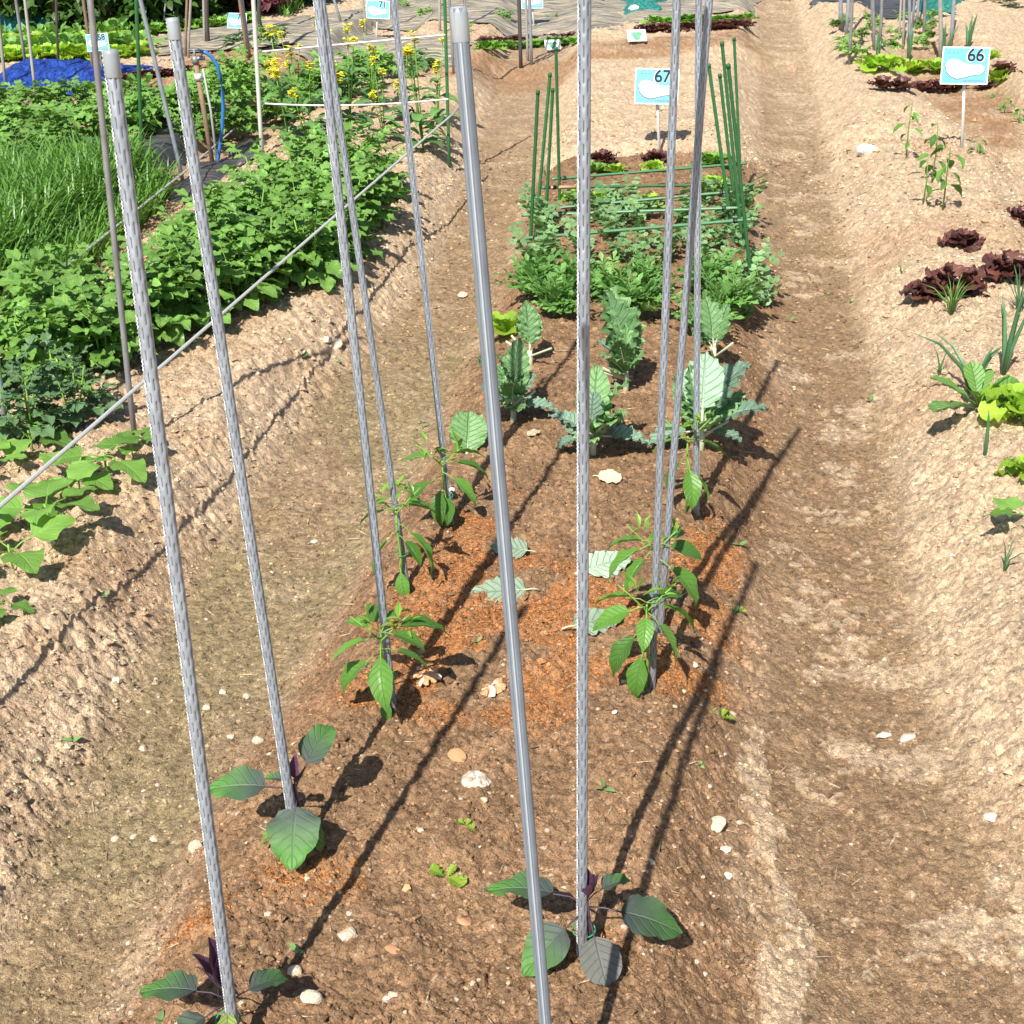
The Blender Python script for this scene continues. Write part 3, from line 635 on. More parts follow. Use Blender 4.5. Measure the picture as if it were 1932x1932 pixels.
for u, v, uu, dp, mt, lb in ((856, 140, 848, 5, 'zincdark', 'weathered stake just behind the thin dark green cord stake'),
    (48, 123, 30, 6, 'zincdark', 'dark stake leaning beside the blue sheet at the far left'), (67, 178, 47, 6, 'greypole', 'light grey stake in front of the blue sheet'),
    (109, 117, 106, 5, 'darkwood', 'thin dark upright stake behind the blue sheet'), (11, 167, -6, 6, 'greypole', 'grey stake at the far left edge by the blue sheet'),
    (178, 147, 157, 6, 'wood', 'brown stick beside the sign behind the weathered stake'), (190, 64, 186, 4, 'whiteplastic', 'thin white stick over the light green crop'),
    (282, 55, 274, 4, 'zinc', 'thin silver stake against the hedge'), (309, 46, 316, 3, 'greypole', 'thin pale stick leaning right against the hedge'), (306, 60, 313, 3, 'greypole', 'thin pale stick crossing the leaning one at the hedge'),
    (349, 108, 353, 5, 'wood', 'brown wooden stick standing behind the tap'), (354, 110, 360, 5, 'greypole', 'grey stick touching the brown one behind the tap'),
    (367, 30, 366, 4, 'tan', 'short tan stick far behind the tap'), (378, 44, 377, 4, 'tan', 'pale tan stick in the far green rows'), (386, 88, 384, 5, 'greypole', 'straight grey stake left of the dark crooked stick'),
    (402, 22, 402, 5, 'greypole', 'grey stub in front of the dark red bush'), (467, 110, 452, 6, 'wood', 'brown wooden stake just right of the farther blue sign'), (472, 108, 457, 5, 'zinc', 'silver stake beside the brown one at the farther blue sign'),
    (650, 76, 630, 5, 'zinc', 'silver stake among the yellow flowers'), (691, 70, 685, 4, 'greypole', 'thin grey stake left of sign 71'), (830, 60, 829, 5, 'greypole', 'grey stake right of the tall yellow flowers'),
    (983, 129, 979, 7, 'darkwood', 'dark stake in front of the far lettuce row'), (996, 115, 992, 5, 'greypole', 'middle stake of the three in the far lettuce row'), (1003, 123, 999, 6, 'zinc', 'silver stake right of the dark one in the far lettuce row'), (880, 48, 876, 4, 'greypole', 'thin stake on the pale soil beyond the far lettuce row'),
    (1587, 60, 1586, 8, 'zinc', 'leftmost thick silver stake behind the row 66 lettuces'), (1597, 68, 1601, 7, 'zinc', 'second silver stake from the left behind the row 66 lettuces'), (1603, 119, 1608, 6, 'zincdark', 'weathered stake nearest the left end of the row 66 lettuces'),
    (1650, 98, 1647, 6, 'zincdark', 'weathered stake beside the first leek of plot 66'), (1660, 92, 1664, 6, 'zincdark', 'brownish stake right beside the first leek of plot 66'), (1647, 60, 1646, 7, 'zinc', 'silver stake behind the first leek of plot 66'), (1696, 76, 1700, 4, 'greypole', 'thin pale stake in the middle of the plot 66 stakes'),
    (1704, 92, 1706, 5, 'greypole', 'pale stake left of the second leek of plot 66'), (1716, 112, 1716, 6, 'zinc', 'bright stake at the second leek of plot 66'), (1722, 52, 1725, 5, 'zinc', 'silver stake deep among the plot 66 stakes'), (1730, 54, 1733, 5, 'zinc', 'far silver stake with its neighbour in plot 66'),
    (1743, 74, 1745, 6, 'zincdark', 'grey stake right of the middle of plot 66'), (1775, 118, 1774, 8, 'greypole', 'dull grey stake half hidden behind sign 66'), (1793, 96, 1800, 7, 'zinc', 'bright leaning stake directly above sign 66')):
    pole(u, v, uu, 0, dp, mt, lb, 'garden_stake' if mt != 'tan' else 'garden_stick', 'garden stake', h=1.4)
pole(393, 88, 391, 0, 8, 'darkwood', 'dark crooked wooden stick behind the blue hose', 'wooden_stick', 'stick', h=1.4, wob=.02)
pole(498, 72, 487, 0, 8, 'darkwood', 'dark crooked stick just right of the white pole', 'wooden_stick', 'stick', h=1.4, wob=.02)
# fallen branch leaning into the hedge
p0 = at_y(130, 62, 13.6); p1 = at_y(245, 4, 13.9); g = tube([p0+(p1-p0)*t-p0+np.array([0, 0, .03*math.sin(t*7)]) for t in np.linspace(-.05, 1.15, 9)], [.035]*9, 8)
o = mobj('branch', g.mesh('branch', [M['tan']])); o.location = p0; tag(o, 'peeled tan branch leaning up into the dark hedge', 'branch')

# green plastic-coated stakes of the pea frame
def gstake(u, v, uu, vu, label):
    b = on(u, v); t = at_y(uu, vu, b[1]); D = Vector(t-b); L = D.length; r = .0068
    e = empty('green_stake', b, 0, label, 'garden stake', 'green stakes of the pea frame'); e.rotation_mode = 'QUATERNION'; e.rotation_quaternion = D.to_track_quat('Z', 'Y')
    n = int(L/.0125); z = np.linspace(-.05, L, n); rr = r*(1+.13*((np.arange(n) % 4) == 0)); P = [(0, 0, a) for a in z]
    mobj('pole', tube(P, rr, 8).mesh('pole', [M['gstake']]), e); mobj('cap', tube([(0, 0, L-.012), (0, 0, L+.001), (0, 0, L+.004)], [r*1.25, r*1.25, r*.8], 8).mesh('cap', [M['gstake']]), e)
    return b, t
G1 = gstake(999, 495, 1015, 172, 'leftmost green stake of the pea frame, nearly upright')
G2 = gstake(1010, 452, 1038, 139, 'second green stake on the left side of the pea frame')
G3 = gstake(1029, 428, 1043, 168, 'third green stake on the left side, crossing behind the second')
G4 = gstake(1056, 380, 1049, 90, 'tallest green stake on the left side of the pea frame')
G5 = gstake(1421, 560, 1374, 122, 'longest green stake on the right, its foot nearest the viewer')
G6 = gstake(1384, 455, 1337, 122, 'green stake leaning far left behind the slanting silver stake')
G7 = gstake(1393, 440, 1358, 141, 'shorter green stake in the right bundle of the pea frame')
G8 = gstake(1402, 470, 1362, 80, 'green stake with the second highest tip in the right bundle')
G9 = gstake(1399, 366, 1385, 72, 'dark green stake farthest back on the right, tip highest')
for (ua, va, ub, vb, ya, yb, lb) in ((1041, 338, 1409, 308, G4[0][1], G9[0][1], 'farthest green crossbar of the pea frame'), (1023, 354, 1399, 348, G3[0][1], G9[0][1]-.1, 'second farthest green crossbar with a bare tan end'),
      (1020, 395, 1388, 361, G3[0][1], G7[0][1], 'middle green crossbar of the pea frame'), (984, 406, 1394, 392, G2[0][1], G8[0][1], 'second nearest green crossbar, sticking out on the left'), (985, 450, 1418, 414, G1[0][1], G5[0][1], 'nearest and lowest green crossbar of the pea frame')):
    a = at_y(ua, va, ya); b = at_y(ub, vb, yb); D = Vector(b-a); L = D.length
    e = empty('crossbar', a, 0, lb, 'garden stake', 'green crossbars of the pea frame'); e.rotation_mode = 'QUATERNION'; e.rotation_quaternion = D.to_track_quat('Z', 'Y')
    n = int(L/.0125); z = np.linspace(0, L, n); rr = .0066*(1+.13*((np.arange(n) % 4) == 0)); mobj('pole', tube([(0, 0, q) for q in z], rr, 8).mesh('pole', [M['gnode']]), e)
    if va == 354: mobj('bare_end', tube([(0, 0, .04), (0, 0, .22)], .0078, 8).mesh('bare_end', [M['tan']]), e)
    for q in (.06, L-.06): mobj('tie', tube([(0, 0, q-.008), (0, 0, q+.008)], .0095, 8).mesh('tie', [M['ink']]), e)

# ---------------------------------------------------------------- cords, hose, tap
def cord(name, pts, r, mat, label, cat='cord', sag=0, seg=6, n=24):
    P = [np.array(p) for p in pts]; Q = []
    for a, b in zip(P[:-1], P[1:]):
        for t in np.linspace(0, 1, n, endpoint=False): Q.append(a+(b-a)*t-np.array([0, 0, sag*4*t*(1-t)]))
    Q.append(P[-1]); o0 = Q[0]; g = tube([q-o0 for q in Q], r, seg); o = mobj(name, g.mesh(name, [M[mat]])); o.location = o0; return tag(o, label, cat)
nr = at_y(0, 955, 2.42); fr_ = at_y(866, 205, 7.0); cord('cord', [nr+(nr-fr_)*.35, fr_], .0048, 'cord', 'long grey cord stretched over the potato row to the dark green stake')
a = at_y(0, 440, 5.5); b = at_y(311, 196, 8.9); cord('cord', [a+(a-b)*.3, b], .0045, 'cord', 'grey cord slanting over the barley patch')
a = at_y(0, 602, 4.6); b = at_y(353, 320, 7.0); c_ = at_y(494, 198, 9.3); cord('cord', [a+(a-b)*.3, b, c_], .0045, 'cord', 'grey cord between barley patch and potato row up to the white pole')
cord('cord', [at_y(-30, 199, 8.9), at_y(311, 192, 8.9)], .0065, 'wcord', 'white cord running level above the leafy bed at the far left')
cord('cord', [at_y(488, 98, 7.45), at_y(840, 66, 7.05)], .005, 'wcord', 'upper white cord from the white pole across the yellow flowers')
cord('cord', [at_y(490, 195, 7.45), at_y(846, 187, 7.05)], .005, 'wcord', 'lower white cord from the white pole behind the tall leaves', sag=.02)
# standpipe
pb = on(402, 312); e = empty('standpipe', pb, 0, 'old standpipe with a tap beside the blue hose', 'water tap'); tp_ = at_y(368, 110, pb[1])
T = tp_-pb; mobj('pipe', tube([np.array([0, 0, -.05]), T*.5, T*.97], .014, 10).mesh('pipe', [M['wood']]), e)
mobj('thin_pipe', tube([np.array([.02, .02, -.05]), T*.5+np.array([.035, .02, 0]), T*.9+np.array([.03, .02, 0])], .007, 8).mesh('thin_pipe', [M['cord']]), e)
gg = tube([T*.95, T*1.02], .019, 10); tube([T+np.array([-.02, 0, 0]), T+np.array([.055, 0, .0])], .012, 8, gg); tube([T, T+np.array([0, 0, .045])], .006, 6, gg); tube([T+np.array([-.03, 0, .045]), T+np.array([.03, 0, .045])], .006, 6, gg)
mobj('tap', gg.mesh('tap', [M['zincdark']]), e); mobj('clamp', tube([T*.80, T*.86], .021, 10).mesh('clamp', [M['wcord']]), e)
hp = [at_y(u, v, pb[1]+.02) for u, v in ((377, 97), (388, 99), (399, 107), (409, 122), (416, 145), (420, 175), (421, 205), (419, 240), (416, 270), (411, 300), (406, 318))]
g = tube([p-hp[0] for p in hp], .0105, 10); o = mobj('garden_hose', g.mesh('garden_hose', [M['blue']])); o.location = hp[0]; tag(o, 'blue hose arching from the tap down to the ground', 'hose')

# ---------------------------------------------------------------- signs
def text_mesh(s, size, name):
    cu = bpy.data.curves.new(name, 'FONT'); cu.body = s; cu.size = size; cu.extrude = .0004; cu.align_x = 'CENTER'; cu.align_y = 'CENTER'; cu.offset = size*.012
    o = bpy.data.objects.new(name, cu); C.objects.link(o); bpy.context.view_layer.update()
    me = bpy.data.meshes.new_from_object(o.evaluated_get(bpy.context.evaluated_depsgraph_get())); bpy.data.objects.remove(o); return me
def blob(pts, z, th, mat, name):
    g = Geo(); n = len(pts); c = np.mean(pts, 0); V = [(p[0], p[1], z+th) for p in pts]+[(p[0], p[1], z) for p in pts]+[(c[0], c[1], z+th)]*1
    F = [(i, (i+1) % n, 2*n, 2*n) for i in range(n)]; F2 = [(i, n+i, n+(i+1) % n, (i+1) % n) for i in range(n)]
    me = bpy.data.meshes.new(name); me.from_pydata(V, [], [f[:3] for f in F]+F2); me.materials.append(M[mat]); return me
def sign(ub, vb, uc, vc, wpx, num, label, ratio=.74, rot=0, tiltx=-12, white=False, postw=.008):
    b = on(ub, vb); y = b[1]-.02; c = at_y(uc, vc, y); W = wpx*pix(c)[2]/FPX; Hh = W*ratio
    e = empty('plot_sign', b, 0, label, 'sign'); m = Matrix.Translation(Vector(c-b))@Matrix.Rotation(rad(rot), 4, 'Y')@Matrix.Rotation(rad(90+tiltx), 4, 'X')
    g = Geo(); top = Vector(c-b)+Vector((0, .012, 0)); tube([(0, 0, -.06), tuple(top*.5), tuple(top)], postw, 6, g); mobj('post', g.mesh('post', [M['whiteplastic']]), e)
    bd = mobj('board', box(Geo(), (-W/2, -Hh/2, -.002), (W/2, Hh/2, .002)).mesh('board', [M['signwhite']], False), e, m)
    def sub(me, nm, x=0, y_=0, z=.0021): return mobj(nm, me, bd, Matrix.Translation((x, y_, z)))
    k = W/.25
    sub(box(Geo(), (-W*.475, -Hh*.465, 0), (W*.475, Hh*.465, .0006)).mesh('panel', [M['signblue']], False), 'print_panel')
    out = [(-.42, .02), (-.38, .12), (-.28, .17), (-.15, .15), (0, .06), (.15, .02), (.33, .03), (.40, -.04), (.40, -.14), (.33, -.22), (.15, -.25), (.0, -.30), (-.15, -.34), (-.28, -.28), (-.38, -.16)]
    out = out[::-1]
    sub(blob([(x*W*1.05, y_*Hh*1.09-.001) for x, y_ in out], 0, .0005, 'greyink', 'outline'), 'speech_outline', z=.0029)
    sub(blob([(x*W, y_*Hh) for x, y_ in out], 0, .0005, 'signwhite', 'bubble'), 'speech_bubble', z=.0036)
    if num:
        nx, ny = W*(.12 if num == '67' else .2), Hh*.27
        sub(box(Geo(), (-W*.17, -Hh*.16, 0), (W*.17, Hh*.16, .0003)).mesh('ground', [M['signwhite']], False), 'number_ground', nx, ny, .0031) if False else None
        t2 = text_mesh(num, Hh*.50, 'halo'); t2.materials.append(M['signwhite']); h_ = sub(t2, 'number_halo', nx, ny, .0031); h_.scale = (1.12, 1.10, 1)
        tm = text_mesh(num, Hh*.49, 'number'); tm.materials.append(M['ink']); sub(tm, 'number', nx, ny, .0043)
    # tiny caption strokes, unreadable in the photograph, and the little drawing on the bubble
    g = Geo()
    for i in range(6): x0 = -W*.42+i*W*.045; box(g, (x0, Hh*.33, 0), (x0+W*.03, Hh*(.35+.02*(i % 2)), .0004))
    for i in range(12): x0 = -W*.02+i*W*.037; box(g, (x0, -Hh*.42, 0), (x0+W*.026, -Hh*(.38-.012*(i % 2)), .0004))
    for i in range(7):
        a = i*.9; x0 = -W*.26+W*.025*i; y0 = -Hh*.24+Hh*.03*math.sin(a*2); box(g, (x0, y0, .0012), (x0+W*.016, y0+Hh*.02, .0018))
    sub(g.mesh('caption', [M['greyink']], False), 'caption', z=.0031)
    return e
sign(1816, 281, 1821, 124, 90, '66', 'blue and white plot sign numbered 66 on a white post', rot=2, ratio=.75)
sign(1245, 297, 1239, 163, 83, '67', 'blue and white plot sign numbered 67 half hidden by a silver stake', rot=3, ratio=.78)
sign(709, 74, 713, 18, 44, '71', 'far blue and white plot sign numbered 71 above the yellow flowers', rot=4)
sign(457, 80, 447, 39, 37, '70', 'far blue and white plot sign among brown stakes, its number partly covered', rot=3)
sign(195, 150, 184, 80, 42, '58', 'blue and white plot sign half hidden by the tall weathered stake at the left', rot=-3)
sign(1008, 60, 1004, 0, 41, None, 'blue and white plot sign cut by the top picture edge', rot=0)
def card(u, v, wpx, label, rz):
    p = on(u, v); W = wpx*pix(p)[2]/FPX; e = empty('picture_card', p+np.array([0, 0, .06]), rz, label, 'seed card'); e.rotation_euler = (rad(50), 0, rz)
    mobj('board', box(Geo(), (-W/2, -W*.34, -.001), (W/2, W*.34, .001)).mesh('board', [M['signwhite']], False), e)
    pts = [(math.cos(a)*W*.26*(1+.25*math.sin(a*5)), math.sin(a)*W*.24*(1+.25*math.sin(a*3))) for a in np.linspace(0, 6.28, 24, endpoint=False)]
    mobj('leaf_picture', blob(pts, .0012, .0006, 'greenprint', 'leaf_picture'), e)
card(1043, 98, 30, 'small white card with a green leaf picture behind the leftmost green stakes', .05); card(1201, 82, 36, 'small white card with a green leaf picture at the head of the pale strip', .12)

# ---------------------------------------------------------------- sheets: mulch film, blue sheet, netting
def sheet(name, quad, mat, label, cat, hgt=.03, wr=.02, n=60, crest=None, f=9, kind=None, lift=.012):
    A, B, D, E_ = [at(u, v, .1) for u, v in quad]; s = np.linspace(0, 1, n); S, T = np.meshgrid(s, s, indexing='ij')
    P = ((1-S)*(1-T))[..., None]*A+(S*(1-T))[..., None]*B+(S*T)[..., None]*D+((1-S)*T)[..., None]*E_
    X, Y = P[..., 0], P[..., 1]; wx = (fbm(X, Y, 2.5, 3, 5)-.5)*.22; X = X+wx*np.minimum(1, 1); Y = Y+(fbm(X, Y, 2.5, 3, 9)-.5)*.2
    z = base_height(X.ravel(), Y.ravel())[0].reshape(X.shape)
    ed = np.minimum.reduce([S, T, 1-S, 1-T])*2
    z = z+lift+hgt*sst(ed*2.2)*(.4+fbm(X, Y, 2, 2, 31))+wr*(fbm(X*.4+Y*.9, Y*.4-X*.9, f, 4, 61)-.4)*sst(ed*6)
    if crest: z = z+crest*np.exp(-((T-.5)/.28)**2)*sst(ed*3)
    o0 = np.array([X.mean(), Y.mean(), 0]); V = np.stack([X, Y, z], -1).reshape(-1, 3)-o0
    g = Geo(); g.add(V, grid_faces(n, n)); o = mobj(name, g.mesh(name, [M[mat]])); o.location = o0; tag(o, label, cat); return o
sheet('blue_sheet', [(-60, 185), (130, 190), (310, 135), (60, 118)], 'bluenet', 'crumpled blue mesh sheet thrown over a bed at the far left', 'net', .04, .09, 110, crest=.04, f=6)
sheet('mulch_film', [(285, 345), (350, 352), (460, 270), (360, 275)], 'film', 'black mulch film at the foot of the tap', 'mulch film', .02, .03)
sheet('mulch_film', [(420, 320), (500, 300), (500, 225), (440, 250)], 'film', 'black mulch film patch between tap and white pole', 'mulch film', .03, .03)
sheet('mulch_film', [(120, 345), (250, 330), (420, 232), (300, 245)], 'film', 'dark mulch film showing between the leafy bed and the barley patch', 'mulch film', .02, .02)
sheet('mulch_film', [(300, 112), (740, 75), (690, 22), (290, 78)], 'filmgrey', 'dusty dark mulch film over the far bed behind the yellow flowers', 'mulch film', .05, .04, 90, f=5)
sheet('mulch_film', [(520, 105), (880, 125), (880, 75), (620, 70)], 'filmgrey', 'dusty mulch film beneath the yellow flowers', 'mulch film', .02, .03, 80)
sheet('mulch_film', [(700, 34), (1160, 68), (1230, -30), (720, -30)], 'filmgrey', 'big dusty mulch film at the top with sparse green sprouts', 'mulch film', .06, .05, 110, f=5)
sheet('mulch_film', [(1160, 58), (1420, 24), (1430, -25), (1240, -30)], 'filmgrey', 'dusty mulch film on the bed right of the teal netting', 'mulch film', .05, .04, 80, f=5)
sheet('mulch_film', [(1530, 12), (1720, 18), (1740, -25), (1540, -25)], 'film', 'black mulch film at the top behind the plot 66 stakes', 'mulch film', .05, .04)
sheet('netting', [(1185, 42), (1250, 42), (1262, -30), (1170, -30)], 'tealnet', 'teal netting bundle beside the white stone at the top', 'net', .10, .08, 50, f=9)
sheet('netting', [(1745, 28), (1800, 32), (1830, -25), (1730, -25)], 'tealnet', 'teal netting bundle behind sign 66 at the top', 'net', .10, .08, 50, f=9)
sheet('netting', [(-40, 75), (120, 72), (140, 50), (-40, 48)], 'tealnet', 'teal netting heaped along the foot of the hedge', 'net', .16, .12, 60, f=9)
stone(1637, 290, 48, stone_mesh(77, .62, 3, 'bag', .05), 'smooth white stone on the dry soil left of sign 66', rz=.3)

# ---------------------------------------------------------------- plant kinds
LF = {}
def LM(key, geo_args, mats): 
    LF[key] = (lambda g: g)(leafgeo(**geo_args)); LF[key+'#'] = LF[key].mesh(key, [M[m] for m in mats]); return LF[key]
LM('pep1', dict(L=.085, W=.040, prof='lance', ny=10, nx=3, fold=.35, droop=1.0, pet=.03, petr=.0011, seed=1, ruf=.03), ['pepper', 'stem'])
LM('pep2', dict(L=.070, W=.036, prof='ovate', ny=10, nx=3, fold=.25, droop=.7, pet=.028, petr=.0011, seed=2, ruf=.03), ['pepper', 'stem'])
LM('pep3', dict(L=.036, W=.012, prof='lance', ny=6, nx=2, fold=.5, droop=.5, pet=.006, petr=.0008, seed=3), ['pepyoung', 'stem'])
LM('egg1', dict(L=.115, W=.085, prof='broad', ny=14, nx=6, fold=.18, droop=.55, pet=.06, petr=.0019, seed=4, ruf=.05, rf=2.1, lob=.03, lf=2.6), ['egg', 'pstem'])
LM('eggd', dict(L=.115, W=.095, prof='broad', ny=14, nx=6, fold=.08, droop=.25, pet=.022, petr=.0019, seed=44, ruf=.08, rf=2.3, lob=.05, lf=2.7), ['egg', 'pstem'])
LM('egg2', dict(L=.095, W=.06, prof='broad', ny=14, nx=6, fold=.35, droop=.9, pet=.05, petr=.0018, seed=5, ruf=.06, rf=2.1, lob=.03, lf=2.2), ['egg', 'pstem'])
LM('egg3', dict(L=.05, W=.025, prof='ovate', ny=8, nx=3, fold=.6, droop=-.3, pet=.01, petr=.0015, seed=6, ruf=.05), ['purple', 'pstem'])
LM('eggo', dict(L=.075, W=.065, prof='round', ny=10, nx=5, fold=.05, droop=.15, pet=.04, petr=.0018, seed=7, ruf=.02), ['eggold', 'pstem'])
LM('eggy', dict(L=.055, W=.032, prof='ovate', ny=10, nx=4, fold=.3, droop=.7, pet=.02, petr=.0014, seed=8, ruf=.05), ['eggyel', 'pstem'])
# compound potato leaf: five leaflets
def compound(key, mats, ll=.062, lw=.044, seed=0):
    rng = random.Random(seed); g = Geo(); st = leafgeo(ll, lw, 'ovate', 7, 3, .25, .8, ruf=.09, rf=2.2, quilt=.035, seed=seed, petr=0)
    tube([(0, 0, 0), (0, .04, .006), (0, .085, .006), (0, .12, 0)], [.0022, .002, .0016, .001], 4, g, 1)
    for (y, a, s) in ((.045, 62, .62), (.045, -62, .6), (.085, 52, .85), (.085, -52, .88), (.115, 0, 1.1)):
        g.merge(st, frame((0, y, .003), a, rng.uniform(-12, 8), rng.uniform(-12, 12), s*rng.uniform(.9, 1.1)), 0)
    LF[key] = g; LF[key+'#'] = g.mesh(key, [M[m] for m in mats])
for i in range(3): compound('pot%d' % i, ['potato', 'stem'], .088, .064, i)
compound('potd', ['potdark', 'stem'], .06, .046, 9)
def kale(key, L, W, mats, droop, seed, prof='broad', lob=.06, ruf=.11, pet=.05):
    LM(key, dict(L=L, W=W, prof=prof, ny=22, nx=7, fold=.25, droop=droop, pet=pet, petr=.0038, seed=seed, ruf=ruf, rf=5, lob=lob, lf=6, quilt=.03), mats)
kale('kal1', .20, .125, ['kale', 'wstem'], .7, 11); kale('kal2', .17, .10, ['kale', 'wstem'], .3, 12); kale('kal3', .15, .115, ['kaleblue', 'wstem'], .8, 13, pet=.06, ruf=.06, lob=.08); kale('kal4', .12, .11, ['kale', 'wstem'], .5, 14, 'round', .05, .08, .02)
LM('ltg', dict(L=.12, W=.10, prof='fan', ny=9, nx=5, fold=.2, droop=.5, ruf=.16, rf=4, seed=15, petr=0), ['lime', 'wstem'])
LM('ltf', dict(L=.12, W=.11, prof='fan', ny=12, nx=6, fold=.2, droop=.5, ruf=.15, rf=4.5, seed=25, petr=0), ['red', 'wstem'])
LM('rom', dict(L=.17, W=.085, prof='spoon', ny=12, nx=4, fold=.25, droop=.5, ruf=.04, rf=3, seed=16, petr=.003, quilt=.015), ['romaine', 'wstem'])
def lacy(key, L, seed):                    # chrysanthemum greens: toothed frond
    rng = random.Random(seed); g = Geo(); lf = leafgeo(L*.36, L*.17, 'spoon', 3, 1, .2, .3, petr=0); tube([(0, 0, 0), (0, L*.5, L*.06), (0, L*.9, 0)], [.0018, .0014, .0008], 4, g, 1)
    for k in range(7):
        y = L*(.15+.11*k)
        for s_ in (-1, 1): g.merge(lf, frame((0, y, L*.04), s_*rng.uniform(38, 65), rng.uniform(-20, 25), rng.uniform(-40, 40), (1.1-.08*k)), 0)
    g.merge(lf, frame((0, L*.88, 0), 0, 0, 0, .9), 0); LF[key] = g; LF[key+'#'] = g.mesh(key, [M['chrys'], M['stem']])
lacy('lac0', .15, 1); lacy('lac1', .13, 2)
LM('hrt', dict(L=.085, W=.092, prof='heart', ny=9, nx=5, fold=.12, droop=.5, pet=.05, petr=.0016, seed=18, ruf=.05, rf=2), ['heart', 'stem'])
LM('rap', dict(L=.19, W=.085, prof='ovate', ny=9, nx=3, fold=.2, droop=1.1, pet=.02, petr=.0025, seed=19, ruf=.07, rf=2, lob=.08), ['rape', 'stem'])

def J(items, mats, name):
    g = Geo()
    for key, m in items: g.merge(LF[key] if isinstance(key, str) else key, m)
    return g.mesh(name, [M[q] for q in mats])
def rosette(key, n, rng, e0=15, e1=75, s=1.0, r=.01):
    out = []
    for i in range(n):
        t = i/(n-1); out.append((key, frame((math.sin(i*2.4)*r, math.cos(i*2.4)*r, .008+.01*t), i*137.5+rng.uniform(-15, 15), e0+(e1-e0)*t+rng.uniform(-8, 8), rng.uniform(-15, 15), s*(1.1-.45*t)*rng.uniform(.85, 1.1))))
    return out
def proto_joined(name, items, mats, cat, label='x'):
    o = mobj(name, J(items, mats, name)); o['category'] = cat; o['label'] = label; return o
def proto_parts(name, items, cat, stemgeo=None, stemmat='stem', leafname='leaf'):
    e = empty(name, (0, 0, 0)); e['category'] = cat; e['label'] = 'x'
    if stemgeo: mobj('stem', stemgeo.mesh('stem', [M[stemmat]]), e)
    for key, m in items: mobj(leafname, LF[key+'#'], e, m)
    return e
R = random.Random(5)
def setmat(key, new, mats, cp):           # same leaf shape in another colour
    LF[cp] = LF[key]; LF[cp+'#'] = LF[key].mesh(cp, [M[m] for m in mats])
setmat('ltg', 0, ['red', 'wstem'], 'ltr'); setmat('ltg', 0, ['green', 'wstem'], 'ltm')

def potato_plant(seed, dark=False):
    r = random.Random(seed); items = []; g = Geo()
    for k in range(4):
        a = k*90+r.uniform(-25, 25); h = r.uniform(.19, .30); lean = r.uniform(.04, .11); ax, ay = math.sin(rad(a)), math.cos(rad(a))
        tube([(0, 0, -.02), (ax*lean*.6, ay*lean*.6, h*.5), (ax*lean, ay*lean, h)], [.005, .004, .003], 5, g)
        for q in range(10):
            t = .2+.8*q/9; p = (ax*lean*t, ay*lean*t, h*t)
            items.append(('potd' if dark else 'pot%d' % r.randint(0, 2), frame(p, a+q*137+r.uniform(-20, 20), r.uniform(-5, 20)+28*t**3, r.uniform(-20, 20), (1.15-.45*t)*r.uniform(.85, 1.15))))
    return proto_parts('potato_plant', items, 'potato plant', g)
POT = [potato_plant(i) for i in range(4)]; POTD = potato_plant(33, True)

def inpoly(px, py, P):
    ins = False; n = len(P)
    for i in range(n):
        a, b = P[i], P[(i+1) % n]
        if (a[1] > py) != (b[1] > py) and px < (b[0]-a[0])*(py-a[1])/(b[1]-a[1])+a[0]: ins = not ins
    return ins
def fill(poly, step, jit, f):
    P = [at(u, v, .1)[:2] for u, v in poly]; x0, x1 = min(p[0] for p in P), max(p[0] for p in P); y0, y1 = min(p[1] for p in P), max(p[1] for p in P)
    y = y0; k = 0
    while y < y1:
        x = x0+(step/2 if k % 2 else 0)
        while x < x1:
            q = (x+random.uniform(-jit, jit), y+random.uniform(-jit, jit))
            if inpoly(q[0], q[1], P): f(q[0], q[1])
            x += step
        y += step*.87; k += 1
# potato row
cnt = [0]
def putpot(x, y):
    cnt[0] += 1; u, v, _ = pix((x, y, .1))
    place(random.choice(POT), (x, y, gz(x, y, False)), random.uniform(0, 6.28), random.uniform(.74, .98), 'bushy bright green potato plant in the dense row left of the furrow', 'potato plants of the dense green row')
fill([(-90, 800), (60, 745), (330, 690), (520, 600), (660, 520), (745, 440), (772, 365), (620, 362), (470, 430), (340, 530), (180, 610), (0, 690), (-110, 740)], .225, .05, putpot); print('potatoes', cnt)
for (u, v, s, lb) in ((60, 825, .75, 'grey-green potato plant at the near left end of the row, beside the cut stake'), (140, 800, .7, 'small grey-green potato plant just right of the other dark one')):
    p = on(u, v); place(POTD, p, R.random()*6, s, lb)

